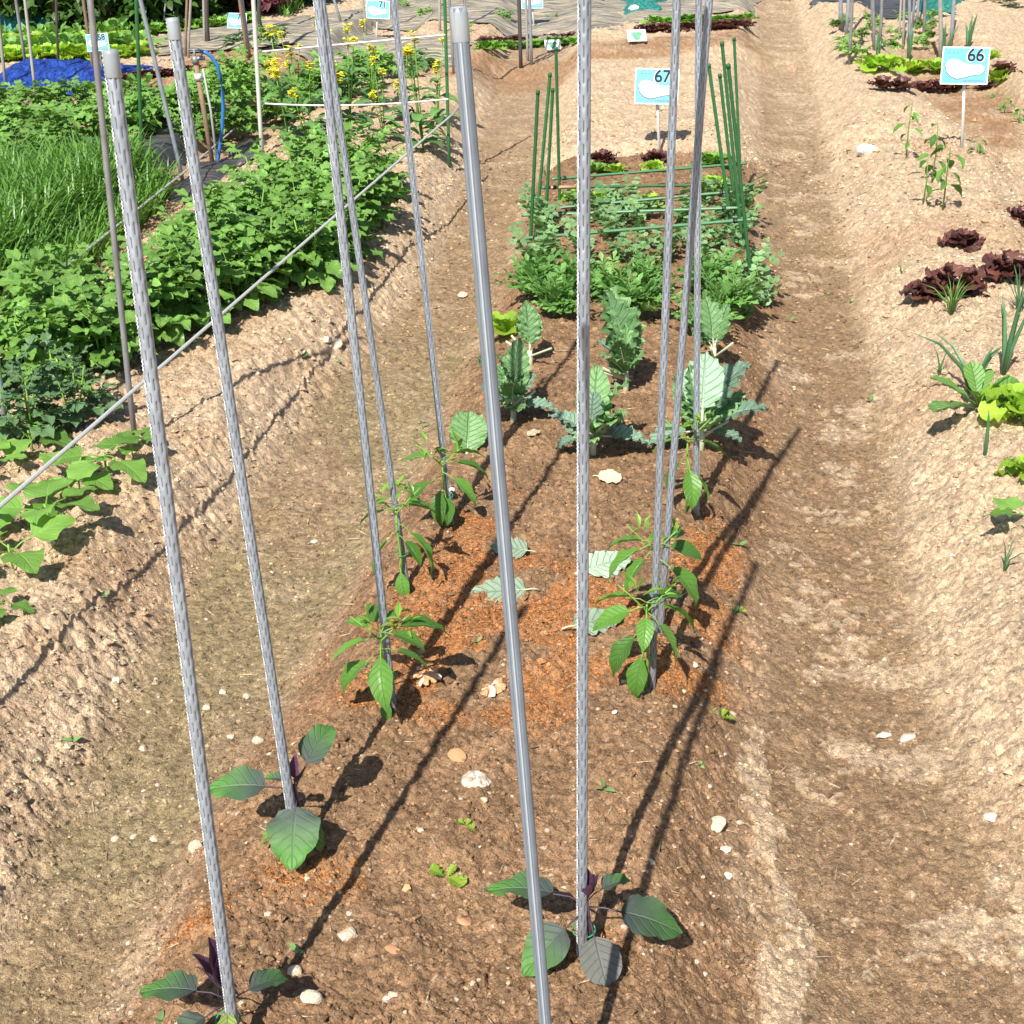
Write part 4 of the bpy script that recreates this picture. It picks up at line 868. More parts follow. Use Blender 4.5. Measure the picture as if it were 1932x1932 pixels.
# peppers beside the six inner stakes
def pepper(b, seed, label, h=.2, spec=None, flower=False, lean=0, side=(-.012, -.012)):
    r = random.Random(seed); p0 = np.array([b[0]+side[0], b[1]+side[1], 0]); p0[2] = gz(p0[0], p0[1]); e = empty('pepper_plant', p0, 0, label, 'pepper plant')
    g = tube([(0, 0, -.02), (.004, 0, h*.4), (lean*.5, .004, h*.75), (lean, .004, h)], [.0032, .0028, .0024, .002], 6)
    for s_ in (-1, 1): tube([(lean, 0, h*.93), (lean+s_*.03, .01, h*1.08), (lean+s_*.055, .015, h*1.2)], [.002, .0017, .0014], 5, g)
    mobj('stem', g.mesh('stem', [M['stem']]), e)
    if spec is None: spec = [(r.uniform(0, 360) if k > 3 else k*90+r.uniform(-20, 20), r.uniform(-25, 12), r.uniform(.55, 1.05), 1.1*(k % 5)/4 if k > 2 else .6+.2*k) for k in range(10)]
    for k, (az, el, s, t) in enumerate(spec):
        mobj('leaf', LF[('pep1', 'pep2')[k % 2]+'#'], e, frame((lean*t, 0, h*min(t, 1.05)), az, el, r.uniform(-25, 25), s*1.06))
    for k in range(10): mobj('young_leaf', LF['pep3#'], e, frame((lean+r.uniform(-.05, .05), r.uniform(-.01, .03), h*r.uniform(1.0, 1.2)), r.uniform(0, 360), r.uniform(10, 70), 0, r.uniform(.7, 1.2)))
    # twist tie round stem and stake
    c = np.array([-side[0]*.5, -side[1]*.5]); th = np.linspace(0, 6.28, 13); rr = .015
    mobj('twist_tie', tube([(c[0]+rr*math.cos(a), c[1]+rr*math.sin(a), h*.45+.004*math.sin(a)) for a in th], .0012, 4).mesh('twist_tie', [M['tie']]), e)
    if flower:
        g = Geo(); lf = leafgeo(.012, .008, 'ovate', 3, 1, 0, .2, petr=0)
        for k in range(5): g.merge(lf, frame((0, 0, 0), k*72, -30, 0, 1))
        mobj('flower', g.mesh('flower', [M['whitep']]), e, Matrix.Translation((.02, -.01, h*.62)))
    return e
pepper(GS['E'][0], 1, 'pepper plant at the nearest left pepper stake, with one broad leaf hanging in front', .17, [(-95, -35, 1.15, .8), (-110, -5, 1.0, 1.0), (178, -28, 1.2, .95), (85, -22, 1.05, .85), (75, 5, 1.15, 1.05), (-60, 10, .8, 1.1), (110, 0, .8, 1.1), (175, -50, .6, .25), (30, 15, .8, 1.1), (-20, 20, .8, 1.1)])
pepper(GS['E2'][0], 2, 'tall-stemmed pepper plant at the second left pepper stake, its stem bare and bright green', .2, [(-120, -40, 1.05, .75), (-80, -15, .9, 1), (110, -38, 1.25, .85), (85, -8, 1.0, 1.05), (170, -50, .8, .35), (-95, 8, .7, 1.1), (60, 0, .8, 1.0), (130, -30, .9, .7)])
pepper(GS['F'][0], 3, 'pepper plant with a small white flower at the farthest left pepper stake', .17, [(-100, -30, 1.1, .8), (-85, 5, 1.0, 1.05), (85, -10, 1.1, 1), (105, -35, 1.15, .85), (-165, -50, 1.05, .75), (165, -40, .95, .6), (70, 10, .9, 1.1)], True)
pepper(GS['G'][0], 4, 'drooping pepper plant at the nearest right pepper stake', .19, [(-115, -40, 1.1, .8), (-95, -15, 1.15, 1), (-150, -55, 1.05, .6), (120, -45, 1.2, .95), (85, -20, 1.0, 1.05), (-170, -30, .9, 1), (-75, 8, .9, 1.1), (60, 0, .9, 1.1)], side=(-.014, -.008))
pepper(GS['H'][0], 5, 'pepper plant with yellowing leaves at the second right pepper stake', .2, [(-100, -20, 1.1, 1.1), (-120, -35, 1.1, 1.0), (-80, 5, .9, 1.15), (90, -15, 1.1, 1.05), (110, -35, 1.25, .9), (60, 10, .8, 1.1)], side=(-.014, .0))
pepper(GS['I'][0], 6, 'pepper plant with a yellow-green stem at the farthest right pepper stake', .2, [(-120, -45, 1.0, .8), (-90, -10, .9, 1), (175, -40, 1.15, .75), (90, -20, 1.2, 1), (110, -40, .9, .6), (-80, 10, .8, 1.1)], side=(-.028, -.01))

# eggplants beside the four outer stakes
def eggplant(u, v, h, label, leaves, dirn=0):
    b = on(u, v); e = empty('eggplant', b, 0, label, 'eggplant'); mobj('stem', tube([(0, 0, -.02), (-.004, 0, h*.5), (-.008, -.002, h)], [.0042, .0036, .003], 7).mesh('stem', [M['pstem']]), e)
    for key, az, el, rl, s, t in leaves: mobj('leaf', LF[key+'#'], e, frame((-.008*t, 0, h*t), az, el, rl, s*.9))
    th = np.linspace(0, 6.28, 13); mobj('twist_tie', tube([(-.012+.017*math.cos(a), .004+.014*math.sin(a), h*.42+.004*math.sin(a)) for a in th], .0013, 4).mesh('twist_tie', [M['tie']]), e); return e
eggplant(1117, 1795, .105, 'eggplant with five spread leaves at the foot of the tall straight stake', [('egg1', -78, 10, 15, .95, .95), ('egg1', 100, -8, 10, .92, .9), ('egg2', 62, 15, -10, .62, 1), ('egg1', -125, -22, -12, .85, .85), ('eggo', 168, -22, 0, 1.05, .75), ('egg3', -20, 70, 0, 1.1, 1), ('egg3', 160, 60, 0, 1.0, 1), ('egg3', 60, 55, 0, .8, 1), ('eggy', 20, 40, 0, .6, 1)])
eggplant(578, 1590, .12, 'eggplant with one big green leaf hanging forward at the second silver stake', [('eggd', 180, -26, 0, 1.0, .8), ('egg1', -88, 8, -10, .92, .9), ('egg2', 38, 42, 20, .95, .95), ('eggy', -115, -12, 0, 1.2, .45), ('eggy', 135, -35, 0, 1.1, .5), ('egg2', -70, 10, 0, .45, 1), ('egg3', 30, 70, 0, 1.0, 1), ('egg3', 120, 50, 0, .9, 1)])
eggplant(452, 1965, .10, 'eggplant with a dark purple shoot at the foot of the leftmost silver stake', [('egg3', -60, 75, 0, 1.7, 1), ('egg3', -100, 60, 0, 1.5, 1), ('egg1', -80, 5, 10, .8, .9), ('egg2', -120, -15, 0, .8, .8), ('eggy', 175, -20, 0, .9, .8), ('egg2', 60, 10, 0, .7, .8), ('egg3', -30, 80, 0, 1.2, 1)])

# kale and cabbage
def kalep(u, v, label, leaves, h=.06, cat='kale plant', cut=True, rz=0):
    b = on(u, v); e = empty('kale_plant', b, rz, label, cat); mobj('stem', tube([(0, 0, -.03), (.002, 0, h*.5), (0, 0, h)], [.009, .008, .007], 8).mesh('stem', [M['wstem']]), e)
    leaves = leaves+[(R.choice(['kal2', 'kal3', 'kal4', 'kal1']), l[1]+R.uniform(-40, 40), l[2]+R.uniform(-25, 8), R.uniform(-50, 50), l[4]*R.uniform(.55, .8)) for l in leaves[:5]]
    for key, az, el, rl, s in leaves: mobj('leaf', LF[key+'#'], e, frame((0, 0, h*.9), az, el, rl, s*.92))
    for k in range(3 if cut else 0): a = R.uniform(0, 360); mobj('stalk', tube([(0, 0, 0), (0, .05, 0), (0, .09, 0)], [.005, .004, .0038], 6).mesh('stalk', [M['wstem']]), e, frame((0, 0, h*.6), a, R.uniform(20, 60)))
    return e
kalep(968, 797, 'torn kale plant left of the tall straight stake, its foot pale and trimmed', [('kal2', 20, 72, 10, .95), ('kal2', -60, 55, 0, .85), ('kal1', 178, 62, 0, .62), ('kal2', -30, 70, 60, .75), ('kal3', 70, 62, 20, .6), ('kal4', 170, 20, 0, .6), ('kal3', 95, 5, 0, .7), ('kal4', -120, 30, 0, .6)])
kalep(1118, 862, 'kale plant with crinkled upright leaves right behind the tall straight stake', [('kal1', 12, 76, 0, .85), ('kal1', 60, 66, -30, .8), ('kal4', 165, 45, 0, 1.2), ('kal4', 120, 50, 0, .95), ('kal3', -70, 35, 0, .7), ('kal3', 88, 2, 0, .85), ('kal4', 200, 20, 0, .7), ('kal3', -100, 0, 0, .55)])
kalep(1180, 742, 'big kale plant, light crinkled leaves leaning left, mid bed', [('kal1', -30, 78, 0, 1.1), ('kal1', -5, 74, 30, 1.15), ('kal2', 20, 70, -40, 1.0), ('kal3', -70, 60, 0, .7), ('kal4', -130, 50, 0, .9), ('kal2', -160, 62, 0, .8)])
kalep(1322, 845, 'blue-green kale plant behind the farthest right silver stake', [('kal3', 10, 72, 0, 1.15), ('kal3', 55, 60, -10, 1.2), ('kal3', 88, 32, 0, 1.0), ('kal2', -50, 62, 0, .85), ('kal2', -20, 70, 20, .9), ('kal4', 178, 45, 0, .9), ('kal3', -100, 5, 0, .8), ('kal3', 110, 5, 0, .6)])
kalep(1345, 700, 'kale plant with a long bare stalk before the right end of the feathery greens', [('kal1', -15, 75, 0, .75), ('kal2', 40, 68, 0, .75), ('kal2', -70, 60, 0, .7)], .08)
kalep(1000, 690, 'kale plant with leaves cut off, pale stalks standing before the left feathery greens', [('kal2', -10, 78, 0, .8), ('kal2', 25, 72, 40, .7)], .05)
e = empty('cabbage_seedling', on(880, 862), 0, 'single round crinkled cabbage leaf standing right of the far left stake', 'cabbage plant')
mobj('leaf', LF['kal4#'], e, frame((0, 0, -.005), 10, 60, 15, .95)); mobj('leaf', LF['kal4#'], e, frame((0, 0, 0), 170, 10, 0, .45)); mobj('leaf', LF['kal4#'], e, frame((0, 0, 0), 95, 5, 0, .5))

# fallen leaves
LM('fal1', dict(L=.17, W=.095, prof='broad', ny=16, nx=6, fold=.06, droop=.15, pet=.04, petr=.003, seed=77, ruf=.06, rf=4, lob=.14, lf=5, quilt=.02), ['fallen', 'wstem']); LM('fal2', dict(L=.12, W=.095, prof='round', ny=14, nx=5, fold=.1, droop=.3, pet=.03, petr=.0025, seed=78, ruf=.05, rf=2.3, lob=.07, lf=3.3), ['dead', 'wstem'])
for u, v, key, az, rl, s, lb in ((1018, 1120, 'fal1', -92, -28, .74, 'fallen blue-green cabbage leaf lying flat with its stalk to the right'), (1085, 1098, 'fal1', 60, 28, .74, 'fallen cabbage leaf passing behind the tall straight stake'), (1012, 1048, 'fal1', -70, -35, .55, 'curled fallen cabbage leaf with holes on the brown soil'),
    (1060, 1198, 'fal1', 70, 25, .68, 'fallen pale cabbage leaf turned underside up'), (1118, 908, 'fal2', 100, 20, .5, 'dry whitish leaf right of the tall straight stake'), (1022, 820, 'fal2', -130, 0, .34, 'small dry leaf with its stalk near the torn kale')):
    p = on(u, v); o = mobj('fallen_leaf', LF[key+'#']); o.matrix_basis = Matrix.Translation((0, 0, .012))@frame(p, az, 0, rl, s); tag(o, lb, 'leaf')
for u, v, s, lb in ((843, 1650, .28, 'pale yellow-green lettuce scrap in the middle of the near soil'), (880, 1565, .14, 'tiny yellow-green leaf scrap above the lettuce scrap'), (1362, 1352, .2, 'pale leaf scrap at the right edge of the rust granules'), (1395, 1160, .14, 'pale leaf scrap on the right shoulder of the bed')):
    p = on(u, v); o = proto_joined('leaf_scrap', rosette('ltg', 4, R, 10, 50, 1), ['lime', 'wstem'], 'leaf'); o.location = p; o.scale = (s, s, s); o['label'] = lb
# tiny weeds
wd = J([(leafgeo(.016, .008, 'ovate', 4, 1, .1, .4, petr=0), frame((0, 0, .004), (0, 150, 215, 80)[k], (25, 5, 40, 60)[k], 20*k, (1.1, .8, 1, .6)[k])) for k in range(4)], ['weedleaf'], 'weed'); first = True
for u, v in ((200, 1135), (140, 1405), (560, 1802), (300, 1925), (1945-560, 1160), (900, 1250-30), (640, 690), (690, 1260), (1140, 1500), (40, 1945), (575, 685), (1560, 560), (1605, 575), (1640, 760), (795, 800), (800, 806), (1170, 800), (1395, 1040), (1320, 1450), (1490, 610)):
    o = mobj('weed', wd); p = on(u, v); o.location = p; s = R.uniform(.8, 1.6); o.scale = (s, s, s); o.rotation_euler = (0, 0, R.random()*6); tag(o, 'tiny green weed sprouting from bare soil', 'weed', 'tiny weeds on the bare soil')

# lettuces
LTG = proto_parts('lettuce', rosette('ltg', 13, R, 12, 72), 'lettuce'); LTR = proto_parts('red_lettuce', rosette('ltf', 18, R, 10, 75), 'lettuce'); LTM = proto_parts('lettuce', rosette('ltm', 12, R, 15, 75), 'lettuce'); ROM = proto_parts('lettuce', rosette('rom', 9, R, 18, 70), 'lettuce')
def put(P, u, v, s, label, group=None, rz=None): p = on(u, v); return place(P, p, R.uniform(0, 6.28) if rz is None else rz, s, label, group)
put(LTG, 955, 634, .8, 'bright lime lettuce at the left edge of the bed beside the smooth leaning stake')
put(LTR, 1800, 545, 1.0, 'biggest dark red lettuce, chives growing in front of it, on the right bed'); put(LTR, 1815, 462, .68, 'small dark red lettuce behind the biggest one on the right bed'); put(LTR, 1905, 525, 1.0, 'dark red lettuce near the right picture edge beside the chives')
put(LTR, 1928, 418, .72, 'dark red lettuce cut by the right picture edge, farthest back of the four'); put(LTR, 1750, 560, .7, 'low dark red lettuce touching the biggest one on its left')
put(ROM, 1845, 775, .95, 'broad-leaved green lettuce at the foot of the thick leek on the right bed'); put(LTG, 1925, 800, .95, 'frilly lime lettuce cut by the right picture edge'); put(LTG, 1945, 900, .6, 'small red-tinged lettuce at the right picture edge')
put(LTR, 1137, 305, .62, 'dark red lettuce left in the last row before the pale strip'); put(LTM, 1125, 322, .6, 'green lettuce under the left dark red one at the last row'); put(LTG, 1162, 325, .5, 'round light green lettuce right of the tall straight stake in the last row')
put(LTR, 1238, 303, .62, 'dark red lettuce at the foot of sign 67'); put(LTG, 1232, 322, .55, 'light green lettuce in front of sign 67'); put(LTM, 1342, 310, .8, 'green lettuce with brownish tips right of the crossing silver stakes')
put(LTG, 1130, 382, .6, 'lime lettuce inside the pea frame, left of middle'); put(LTG, 1228, 388, .6, 'lime lettuce inside the pea frame, in the middle'); put(LTG, 1345, 360, .6, 'lime lettuce inside the pea frame at the right'); put(LTG, 1080, 378, .55, 'lime lettuce inside the pea frame beside the left stakes')
# joined little ones for the far rows
def far(kind, key, mats, cat, n=11, e0=15, e1=75): return [proto_joined(kind, rosette(key, n, random.Random(50+i), e0, e1), mats, cat) for i in range(2)]
FG = far('lettuce', 'ltm', ['green', 'wstem'], 'lettuce'); FL = far('lettuce', 'ltg', ['lime', 'wstem'], 'lettuce'); FR = far('red_lettuce', 'ltr', ['red', 'wstem'], 'lettuce'); FM = far('romaine', 'rom', ['romaine', 'wstem'], 'lettuce', 8)
def bush(seed, key, n, h, w_): 
    r = random.Random(seed); it = []
    for i in range(n):
        a = r.uniform(0, 360); t = r.random()**.5; it.append((key, frame((math.sin(rad(a))*w_*t*.6, math.cos(rad(a))*w_*t*.6, h*(1-.5*t*t)*r.uniform(.5, 1)), a+r.uniform(-40, 40), r.uniform(-15, 40), r.uniform(-20, 20), r.uniform(.7, 1.1))))
    return it
FP = [proto_joined('leafy_plant', bush(i, 'pot%d' % i, 26, .26, .16), ['potato', 'stem'], 'leafy plant') for i in range(3)]
BR = [proto_joined('broad_leaf_plant', bush(60+i, 'rap', 11, .16, .06), ['rape', 'stem'], 'leafy plant') for i in range(2)]
ORD = 'leftmost second third fourth fifth sixth seventh eighth ninth tenth eleventh twelfth thirteenth fourteenth fifteenth sixteenth'.split()
def row(Ps, pts, n, s, jit, label, group, rev=False):
    for i in range(n):
        t = (i+.5)/n*(len(pts)-1); k = min(int(t), len(pts)-2); f = t-k; u = pts[k][0]+(pts[k+1][0]-pts[k][0])*f; v = pts[k][1]+(pts[k+1][1]-pts[k][1])*f
        put(R.choice(Ps), u+R.uniform(-jit, jit), v+R.uniform(-jit, jit)*.4, s*R.uniform(.85, 1.15), label % (ORD[i] if i == 0 else 'rightmost' if i == n-1 else ORD[i]+' from left'), group)
row(FL, [(1632, 135), (1900, 140)], 9, 1.05, 3, 'lime green lettuce, %s, in the row crossing behind sign 66', 'lime lettuces of plot 66')
row(FR, [(1640, 172), (1905, 170)], 7, .85, 3, 'dark red lettuce, %s, in the row below the lime ones by sign 66', 'dark red lettuces of plot 66')
row(FR, [(1210, 62), (1415, 55)], 13, .8, 1, 'dark red lettuce, %s, in the row beyond the pale strip', 'dark red lettuces beyond the pale strip')
row(FG, [(1225, 48), (1420, 42)], 12, .75, 1, 'green lettuce, %s, behind the dark red row beyond the pale strip', 'green lettuces beyond the pale strip')
row(FG, [(910, 97), (1090, 84)], 13, .75, 1, 'green lettuce, %s, in the far double row by the dark stake', 'green lettuces of the far double row')
row(FR, [(905, 84), (1085, 73)], 12, .6, 1, 'dark red lettuce, %s, at the back of the far double row', 'dark red lettuces of the far double row')
for v, nm in ((72, 'rearmost'), (84, 'second rearmost'), (96, 'second nearest'), (108, 'nearest')): row(FL if v in (84, 108) else FM, [(-10, v+8), (275, v-2)], 13, 1.15, 3, 'light green head, %s, in the '+nm+' row below the hedge', 'light green heads below the hedge')
row(FG, [(270, 70), (340, 60), (470, 45)], 16, .95, 4, 'light green plant, %s, in the line from hedge to sign 70', 'light green plants right of the hedge'); row(FG, [(390, 50), (480, 42)], 8, .9, 3, 'light green plant, %s, of the short line behind sign 70', 'light green plants behind sign 70')
row(FM, [(150, 182), (285, 172)], 7, .8, 2, 'pale romaine head, %s, in front of the blue sheet', 'romaine heads in front of the blue sheet')
row(FR, [(235, 152), (350, 142)], 9, .55, 2, 'dark red lettuce, %s, in the front line right of the blue sheet', 'dark red lettuces right of the blue sheet'); row(FR, [(280, 148), (380, 135)], 6, .5, 2, 'dark red lettuce, %s, in the rear line right of the blue sheet', 'dark red lettuces right of the blue sheet')
row(FL, [(385, 145), (460, 140)], 6, .6, 2, 'lime lettuce, %s, of the short row right of the blue hose', 'lime lettuces by the blue hose')
# leafy bed at the far left and mixed greens
fill([(-60, 345), (150, 320), (290, 260), (330, 215), (150, 215), (-60, 225)], .21, .06, lambda x, y: place(R.choice(FP+BR), (x, y, gz(x, y, False)), R.uniform(0, 6.28), R.uniform(.6, .85), 'broad-leaved green plant in the bed below the white cord', 'broad-leaved plants below the white cord'))
fill([(230, 220), (340, 215), (420, 170), (480, 160), (470, 200), (430, 262), (330, 268), (250, 260)], .23, .06, lambda x, y: place(R.choice(FP), (x, y, gz(x, y, False)), R.uniform(0, 6.28), R.uniform(.6, .9), 'leafy green plant around the tap and hose', 'leafy plants around the tap'))
fill([(390, 185), (480, 180), (500, 150), (400, 155)], .2, .05, lambda x, y: place(R.choice(FG), (x, y, gz(x, y, False)), R.uniform(0, 6.28), R.uniform(.7, 1), 'small green salad plant right of the blue hose', 'salad plants right of the blue hose'))
# flowering rape
def rape(seed):
    r = random.Random(seed); e = empty('flowering_rape', (0, 0, 0)); e['category'] = 'flowering plant'; e['label'] = 'x'; g = Geo(); fl = Geo(); pet_ = leafgeo(.021, .017, 'round', 2, 1, 0, .3, petr=0)
    for k in range(3):
        h = r.uniform(.35, .62) if k else .68; ax, ay = r.uniform(-.10, .10), r.uniform(-.08, .08); tube([(0, 0, -.02), (ax*.5, ay*.5, h*.5), (ax, ay, h)], [.006, .0045, .003], 5, g)
        for q in range(26):
            a = r.uniform(0, 360); rr = r.uniform(0, .032); c = (ax+math.sin(rad(a))*rr, ay+math.cos(rad(a))*rr, h+r.uniform(-.045, .02))
            for m_ in range(4): fl.merge(pet_, frame(c, m_*90+a, r.uniform(0, 40), 0, 1))
        for q in range(4):
            t = r.uniform(.12, .75); mobj('leaf', LF['rap#'], e, frame((ax*t, ay*t, h*t), r.uniform(0, 360), r.uniform(5, 45), r.uniform(-20, 20), r.uniform(.7, 1.2)*(1.15-.6*t)))
    for q in range(5): mobj('leaf', LF['rap#'], e, frame((0, 0, .04), q*72, r.uniform(10, 35), 0, r.uniform(.9, 1.2)))
    mobj('stem', g.mesh('stem', [M['stem']]), e); mobj('flowers', fl.mesh('flowers', [M['petal']]), e)['kind'] = 'stuff'; return e
RP = [rape(i) for i in range(4)]
for i, (u, v, s, lb) in enumerate(((545, 262, 1.0, 'leftmost of the tall flowering rape plants behind the potato row'), (585, 285, .9, 'flowering rape plant directly behind the potato row, left group'), (625, 255, 1.05, 'flowering rape plant hidden partly by the crossing silver stakes'), (660, 230, .9, 'flowering rape plant behind the left group'),
    (705, 200, .85, 'flowering rape plant in the middle under the upper white cord'), (725, 262, .75, 'thin flowering rape plant on the bare dry soil'), (765, 225, .7, 'flowering rape plant left of the far left pepper stake'), (800, 285, 1.0, 'rightmost tall flowering rape plant at the end of the potato row'), (825, 230, .8, 'flowering rape plant just left of the dark green stake'), (560, 200, .8, 'flowering rape plant right of the white pole'), (640, 190, .75, 'farthest flowering rape plant in the left group'), (510, 225, .6, 'low flowering rape plant at the foot of the white pole'))):
    put(RP[i % 4], u, v, s*.88, lb)
fill([(500, 225), (700, 190), (720, 150), (560, 140), (500, 160)], .22, .06, lambda x, y: place(R.choice(BR+FP), (x, y, gz(x, y, False)), R.uniform(0, 6.28), R.uniform(.6, .95), 'leafy plant under the yellow flowers', 'leafy plants under the yellow flowers'))
fill([(730, 160), (830, 150), (830, 100), (740, 110)], .3, .08, lambda x, y: place(R.choice(BR), (x, y, gz(x, y, False)), R.uniform(0, 6.28), R.uniform(.5, .8), 'leafy plant right of the yellow flowers', 'leafy plants right of the yellow flowers'))

# heart-leaved seedlings, near left
def hearts(seed, n): r = random.Random(seed); return proto_parts('bean_plant', [('hrt', frame((0, 0, .05+.02*r.random()), i*360/n+r.uniform(-25, 25), r.uniform(-12, 18), r.uniform(-15, 15), r.uniform(.9, 1.3))) for i in range(n)], 'bean plant', tube([(0, 0, -.02), (.003, 0, .03), (0, 0, .07)], .003, 6))
HB = [hearts(i, 4+i % 2) for i in range(3)]
for i, (u, v, s, lb) in enumerate(((60, 848, .95, 'heart-leaved plant beside the cut stake at the left edge'), (252, 868, .7, 'small heart-leaved plant at the foot of the weathered stake'), (205, 905, 1.0, 'heart-leaved plant second from the weathered stake'), (150, 925, .85, 'heart-leaved plant with crossing leaves in the middle of the near left group'), (95, 1005, 1.15, 'biggest heart-leaved plant of the near left group'), (25, 985, .9, 'heart-leaved plant left of the biggest one'), (25, 1070, 1.0, 'heart-leaved plant nearest the viewer at the left edge'), (-10, 900, .8, 'heart-leaved plant cut by the left picture edge'), (5, 1160, .5, 'tiny heart-leaved plant at the left edge over the dry slope'))):
    put(HB[i % 3], u, v, s, lb)
# chrysanthemum greens
def chrys(seed): r = random.Random(seed); return proto_parts('chrysanthemum_greens', [('lac%d' % (i % 2), frame((r.uniform(-.03, .03), r.uniform(-.03, .03), .02+.05*r.random()), i*137+r.uniform(-20, 20), r.uniform(5, 60), r.uniform(-30, 30), r.uniform(.7, 1.15))) for i in range(26)], 'chrysanthemum greens')
CH_ = [chrys(1), chrys(2)]
for i, (u, v, s, lb) in enumerate(((1015, 560, 1.0, 'feathery chrysanthemum greens at the left end of the row'), (1050, 600, .95, 'feathery chrysanthemum greens behind the trimmed kale stalks'), (1085, 560, .9, 'feathery chrysanthemum greens behind the tall straight stake'), (1150, 570, .85, 'feathery greens just right of the tall straight stake'), (1195, 610, 1.0, 'light feathery greens in the middle of the bed'), (1215, 560, .8, 'feathery greens behind the light ones in the middle'), (1330, 560, .9, 'feathery greens right of the slanting silver stake'), (1365, 600, .95, 'feathery greens at the right end of the row'), (1330, 640, .8, 'feathery greens in front, right of the silver stakes'))):
    put(CH_[i % 2], u, v, s, lb)
# peas
pl1 = leafgeo(.034, .028, 'round', 4, 2, .15, .3, petr=0); LF['pl'] = pl1
def pea(seed):
    r = random.Random(seed); e = empty('pea_plant', (0, 0, 0)); e['category'] = 'pea plant'; e['label'] = 'x'; g = Geo()
    for k in range(3):
        ax, ay, h = r.uniform(-.09, .09), r.uniform(-.09, .09), r.uniform(.07, .15); tube([(0, 0, -.02), (ax*.4, ay*.6, h*.5), (ax, ay, h)], [.0024, .002, .0015], 4, g)
        for q in range(5):
            t = .2+.8*q/4; c = np.array((ax*t, ay*t, h*t)); f = Geo(); a = q*180+r.uniform(-40, 40)
            tube([(0, 0, 0), (0, .05, .01), (0, .095, -.005)], [.0013, .001, .0006], 4, f, 1)
            for y_, a_, s_ in ((.0, 70, 1.1), (.0, -70, 1.1), (.045, 55, .95), (.045, -55, .95), (.08, 45, .75), (.08, -45, .75)): f.merge(pl1, frame((0, y_, .003), a_, r.uniform(-15, 20), r.uniform(-20, 20), s_), 0)
            mobj('leaf', f.mesh('pea_leaf', [M['pea'], M['stem']]), e, frame(c, a, r.uniform(0, 50), r.uniform(-20, 20), r.uniform(.8, 1.1)))
    mobj('stem', g.mesh('stem', [M['stem']]), e); return e
PE = [pea(i) for i in range(3)]
fill([(975, 580), (1000, 470), (1035, 405), (1110, 405), (1230, 415), (1330, 400), (1375, 380), (1420, 400), (1450, 560), (1400, 600), (1300, 540), (1150, 545)], .19, .05, lambda x, y: place(R.choice(PE), (x, y, gz(x, y, False)), R.uniform(0, 6.28), R.uniform(.65, .95), 'young pea plant with rounded pale leaves under the green frame', 'pea plants under the green frame'))

# onions, leeks, chives
def onion(u, v, n, L, r0, label, cat='spring onion', spread=14, mat='onion'):
    b = on(u, v); e = empty('onion_plant', b, R.random()*6, label, cat)
    for k in range(n):
        a = rad(k*360/n+R.uniform(-30, 30)); s = math.sin(rad(R.uniform(2, spread))); l = L*R.uniform(.65, 1); d = np.array((math.cos(a)*s, math.sin(a)*s, 1))
        mobj('leaf', tube([d*0-np.array((0, 0, .02)), d*l*.35, d*l*.7+np.array((math.cos(a), math.sin(a), 0))*.02*s*3, d*l*.93+np.array((math.cos(a), math.sin(a), -.2))*.05*s*3], [r0, r0*.95, r0*.6, r0*.12], 6).mesh('leaf', [M[mat]]), e)
onion(1893, 705, 5, .30, .0075, 'tallest leek on the right bed, three thick upright leaves'); onion(1838, 735, 5, .22, .0065, 'leek growing out of the broad-leaved green lettuce', spread=35); onion(1772, 710, 2, .12, .003, 'thin single onion shoot left of the leeks')
onion(1857, 868, 1, .17, .0055, 'single onion leaf standing alone in front of the lettuces', spread=5); onion(1795, 590, 22, .16, .0022, 'tuft of chives in front of the biggest dark red lettuce', 'chives', 28, 'grass'); onion(1920, 590, 16, .2, .0025, 'tuft of chives at the right picture edge', 'chives', 20, 'onion')
onion(1895, 1075, 3, .12, .002, 'thin wilted onion shoots at the right edge', spread=30); onion(1655, 118, 3, .27, .013, 'first leek behind the lime lettuces of plot 66'); onion(1714, 112, 3, .33, .014, 'second leek behind the lime lettuces of plot 66'); onion(1778, 118, 3, .33, .014, 'third leek, left of sign 66'); onion(1825, 100, 3, .3, .014, 'fourth leek, its tip above sign 66')
onion(1700, 560-40, 3, .05, .002, 'tiny onion shoots at the edge of the right bed')
p = on(1935, 1020); e = hearts(90, 4); e.location = p; e.scale = (.8, .8, .8); e['label'] = 'small green seedling cut by the right picture edge'

# seedlings on the right strip
def seedling(u, v, h, n, label, s=1, yellow=True):
    b = on(u, v); e = empty('tomato_seedling', b, R.random()*6, label, 'seedling'); mobj('stem', tube([(0, 0, -.02), (.006, 0, h*.5), (0, 0, h)], [.004, .003, .0022], 5).mesh('stem', [M['pepyoung']]), e)
    for k in range(n): mobj('leaf', LF['pep1#' if k % 2 else 'pep2#'], e, frame((0, 0, h*(.35+.65*k/(n-1))), k*137+R.uniform(-20, 20), R.uniform(-45, 0), R.uniform(-20, 20), s*R.uniform(.65, .95)))
seedling(1710, 302, .27, 7, 'thin yellowish seedling left of the bushier ones, below sign 66'); seedling(1757, 345, .26, 9, 'bushy seedling between the thin one and the front one', 1.1); seedling(1778, 402, .27, 9, 'front seedling with drooping leaves on the right strip', 1.15); seedling(1740, 392, .2, 5, 'weak yellow seedling left of the front one')
seedling(1843, 293, .07, 6, 'low seedling right of the post of sign 66', .7); seedling(1895, 215, .10, 7, 'low leafy seedling near the right edge behind sign 66', .9); seedling(1920, 232, .10, 7, 'low leafy seedling at the right edge', .9); seedling(1870, 190, .04, 5, 'tiny seedling right of sign 66', .6)
